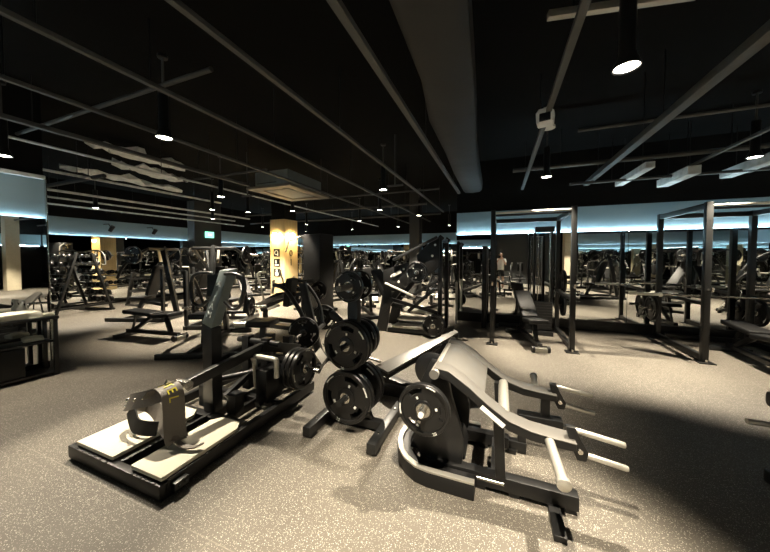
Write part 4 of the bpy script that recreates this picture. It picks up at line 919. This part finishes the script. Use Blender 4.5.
towel((-5.325, 1.10, .79), (.22, .36, .08), 'crumpled pale towel heap at the near end of the towel table', 2)
towel((-5.29, 1.815, .768), (.12, .10, .04), 'small folded pale towel at the far corner of the towel table', 3)
towel((-5.36, 1.70, .482), (.16, .16, .06), 'pale folded towel on the shelf under the table top', 4)
for y, l in ((1.36, 'white spray bottle standing behind the towels, left one'), (1.66, 'white spray bottle standing behind the towels, right one')):
    t = thing('spray_bottle', l, 'bottle', (-5.495, y, .746)); 
    MB().lathe([(0, 0), (.036, 0), (.038, .01), (.038, .11), (.015, .15), (.013, .17), (0, .17)]).build('body', 'white', t); MB().box((.02, 0, .19), (.09, .03, .04)).bar((.05, 0, .18), (.045, 0, .14), .01, .012).build('trigger', 'white', t, bev=.004)
# bin / scale box under
# ------------------------------------------------------------------ person with a phone (seen in the mirror)
pr = thing('person', 'person in white t-shirt and black shorts holding up a phone, seen in the mirror', 'person', (.04, -.36, 0), 0)
SC = 1.64 / 1.75
J = {}
def skin(chains, radii, name, m, sub=2):
    bm = bmesh.new(); ids = {}; vs = []
    for ch in chains:
        for a, b_ in zip(ch, ch[1:]):
            for k in (a, b_):
                if k not in ids: ids[k] = bm.verts.new(V(J[k]))
            if bm.edges.get((ids[a], ids[b_])) is None: bm.edges.new((ids[a], ids[b_]))
    order = list(ids); bm.verts.index_update(); me = bpy.data.meshes.new(name); bm.to_mesh(me); idx = {k: ids[k].index for k in order}; bm.free()
    o = bpy.data.objects.new(name, me); C.objects.link(o)
    md = o.modifiers.new('skin', 'SKIN'); md.use_smooth_shade = True
    for k in order:
        rr = radii[k]; me.skin_vertices[0].data[idx[k]].radius = rr if isinstance(rr, tuple) else (rr, rr)
    me.skin_vertices[0].data[idx[order[0]]].use_root = True
    sb = o.modifiers.new('sub', 'SUBSURF'); sb.levels = sub; sb.render_levels = sub
    dg = bpy.context.evaluated_depsgraph_get(); nm = bpy.data.meshes.new_from_object(o.evaluated_get(dg)); bpy.data.objects.remove(o)
    nm.materials.clear(); nm.materials.append(M[m]); nm.polygons.foreach_set('use_smooth', [True] * len(nm.polygons))
    q = bpy.data.objects.new(name, nm); C.objects.link(q); q.parent = pr; q.scale = (SC, SC, SC); return q
J.update(pel=(0, 0, .95), wai=(0, 0, 1.08), che=(0, 0, 1.27), sho=(0, -.01, 1.42), nec=(0, 0, 1.50), hd0=(0, .02, 1.57), hd1=(0, .02, 1.66), hd2=(0, .01, 1.73))
for s_, a in ((-1, 'l'), (1, 'r')):
    J.update({a + 'hip': (s_ * .09, 0, .92), a + 'kne': (s_ * .10, .01, .50), a + 'clf': (s_ * .10, -.02, .36), a + 'ank': (s_ * .10, -.01, .08), a + 'bal': (s_ * .115, .12, .03), a + 'toe': (s_ * .12, .19, .025), a + 'shd': (s_ * .175, -.01, 1.40), a + 'elb': (s_ * .23, .10, 1.16)})
J.update(rwri=(.10, .27, 1.44), rhan=(.085, .31, 1.52), lwri=(-.24, .16, .93) if False else (-.12, .27, 1.40), lhan=(-.07, .31, 1.47))
RD = dict(pel=(.15, .11), wai=(.13, .10), che=(.155, .11), sho=(.10, .08), nec=.052, hd0=(.062, .07), hd1=(.075, .09), hd2=(.05, .06))
for a in 'lr': RD.update({a + 'hip': .085, a + 'kne': .058, a + 'clf': .055, a + 'ank': .036, a + 'bal': (.042, .03), a + 'toe': (.03, .018), a + 'shd': .058, a + 'elb': .040, a + 'wri': .027, a + 'han': (.035, .018)})
body = [['pel', 'wai', 'che', 'sho', 'nec', 'hd0', 'hd1', 'hd2']] + [['pel', a + 'hip', a + 'kne', a + 'clf', a + 'ank', a + 'bal', a + 'toe'] for a in 'lr'] + [['sho', a + 'shd', a + 'elb', a + 'wri', a + 'han'] for a in 'lr']
for s_, a in ((-1, 'l'), (1, 'r')):
    hx, hy, hz = J[a + 'han']; ln = (.075, .085, .08, .065)
    for i in range(4):
        b0 = (hx - s_ * .0, hy + .012, hz + .03 - i * .021); k0, k1, k2 = (a + 'f%d%d' % (i, j) for j in range(3))
        J[k0] = (b0[0] - s_ * .012, b0[1] + .012, b0[2]); J[k1] = (b0[0] - s_ * .035, b0[1] + .032, b0[2] + .002); J[k2] = (b0[0] - s_ * (.035 + ln[i] * .5), b0[1] + .026, b0[2] + .004)
        RD[k0] = .010; RD[k1] = .009; RD[k2] = .0075; body.append([a + 'han', k0, k1, k2])
    J[a + 't0'] = (hx - s_ * .015, hy - .012, hz + .0); J[a + 't1'] = (hx - s_ * .05, hy - .014, hz + .02); RD[a + 't0'] = .011; RD[a + 't1'] = .009; body.append([a + 'han', a + 't0', a + 't1'])
sk = skin(body, RD, 'body', 'skin')
RS = dict(RD); RS.update(pel=(.165, .125), wai=(.148, .118), che=(.172, .128), sho=(.115, .095), nec=.06)
J.update(nk=(0, 0, 1.455)); RS['nk'] = .062
for s_, a in ((-1, 'l'), (1, 'r')): J[a + 'slv'] = tuple(V(J[a + 'shd']).lerp(V(J[a + 'elb']), .62)); RS[a + 'slv'] = .068; RS[a + 'shd'] = .074
J['hem'] = (0, 0, .90); RS['hem'] = (.168, .13)
skin([['hem', 'pel', 'wai', 'che', 'sho', 'nk'], ['sho', 'lshd', 'lslv'], ['sho', 'rshd', 'rslv']], RS, 't_shirt', 'shirt')
for s_, a in ((-1, 'l'), (1, 'r')): J[a + 'sht'] = (s_ * .105, 0, .56); RS[a + 'sht'] = .092; RS[a + 'hip'] = .115
J['st'] = (0, 0, .99); RS['st'] = (.155, .118)
RS2 = dict(RS); RS2['pel'] = (.16, .12)
skin([['st', 'pel'], ['pel', 'lhip', 'lsht'], ['pel', 'rhip', 'rsht']], RS2, 'shorts', 'shorts')
J.update(ha=(0, -.015, 1.62), hb=(0, -.01, 1.70), hc=(0, .01, 1.755)); RS.update(ha=(.078, .075), hb=(.086, .09), hc=(.062, .072))
skin([['ha', 'hb', 'hc']], RS, 'hair', 'hair')
fc = MB().lathe([(0, -.01), (.010, 0), (.013, .02), (0, .05)], (0, .112, 1.615), (0, .2, 1), 8); q = fc.build('nose', 'skin', pr); q.scale = (SC,) * 3
for s_ in (-1, 1):
    q = MB().lathe([(0, -.009), (.008, -.004), (.009, 0), (.008, .004), (0, .009)], (s_ * .032, .098, 1.655), (0, 1, 0), 10).build('eye', 'rubber', pr); q.scale = (SC,) * 3
    q = MB().lathe([(0, -.006), (.02, -.003), (.024, .004), (0, .006)], (s_ * .082, .01, 1.64), (s_, -.3, 0), 10).build('ear', 'skin', pr); q.scale = (SC,) * 3
q = MB().box((0, .100, 1.575), (.045, .008, .008)).build('mouth', 'shorts', pr, bev=.002); q.scale = (SC,) * 3
for a in 'lr':
    s_ = -1 if a == 'l' else 1
    q = MB().lathe([(0, 0), (.052, .0), (.056, .02), (.05, .07), (0, .075)], (s_ * .10, -.01, 0), n=16).prism([(s_ * .10 - .045, -.02, 0), (s_ * .10 + .05, -.02, 0), (s_ * .125 + .045, .16, 0), (s_ * .125, .215, 0), (s_ * .11 - .04, .16, 0)], (0, 0, .055)).build('shoe', 'white', pr, bev=.01); q.scale = (SC,) * 3
ph = thing('phone', 'dark smartphone held up by the person, seen in the mirror', 'phone', (.0, -.045, 1.455)); 
MB().lim(-.037, .037, -.004, .004, -.076, .076).build('body', 'black', ph, bev=.003)
MB().lathe([(0, 0), (.008, 0), (.008, .002), (0, .002)], (-.018, .004, .052), (0, 1, 0), 12).build('lens', 'chrome', ph)

# ------------------------------------------------------------------ camera and view
cam = bpy.data.cameras.new('camera'); co = bpy.data.objects.new('camera', cam); C.objects.link(co)
cam.sensor_width = 36; cam.lens = 36 * 290 / 770; cam.shift_y = -11 / 770; cam.clip_start = .02
yaw, pit = math.radians(21.6), math.radians(1.8)
co.location = (0, 0, 1.5); co.rotation_euler = (PI / 2 - pit, 0, yaw)
S.camera = co
w = bpy.data.worlds.new('world'); w.use_nodes = True; S.world = w
w.node_tree.nodes['Background'].inputs['Color'].default_value = (.02, .02, .02, 1)
S.view_settings.view_transform = 'Standard'; S.view_settings.look = 'None'; S.view_settings.gamma = 1; S.view_settings.use_curve_mapping = False
S.view_settings.exposure = .22
S.cycles.use_denoising = True
S.cycles.max_bounces = 10; S.cycles.glossy_bounces = 6; S.cycles.sample_clamp_indirect = 6
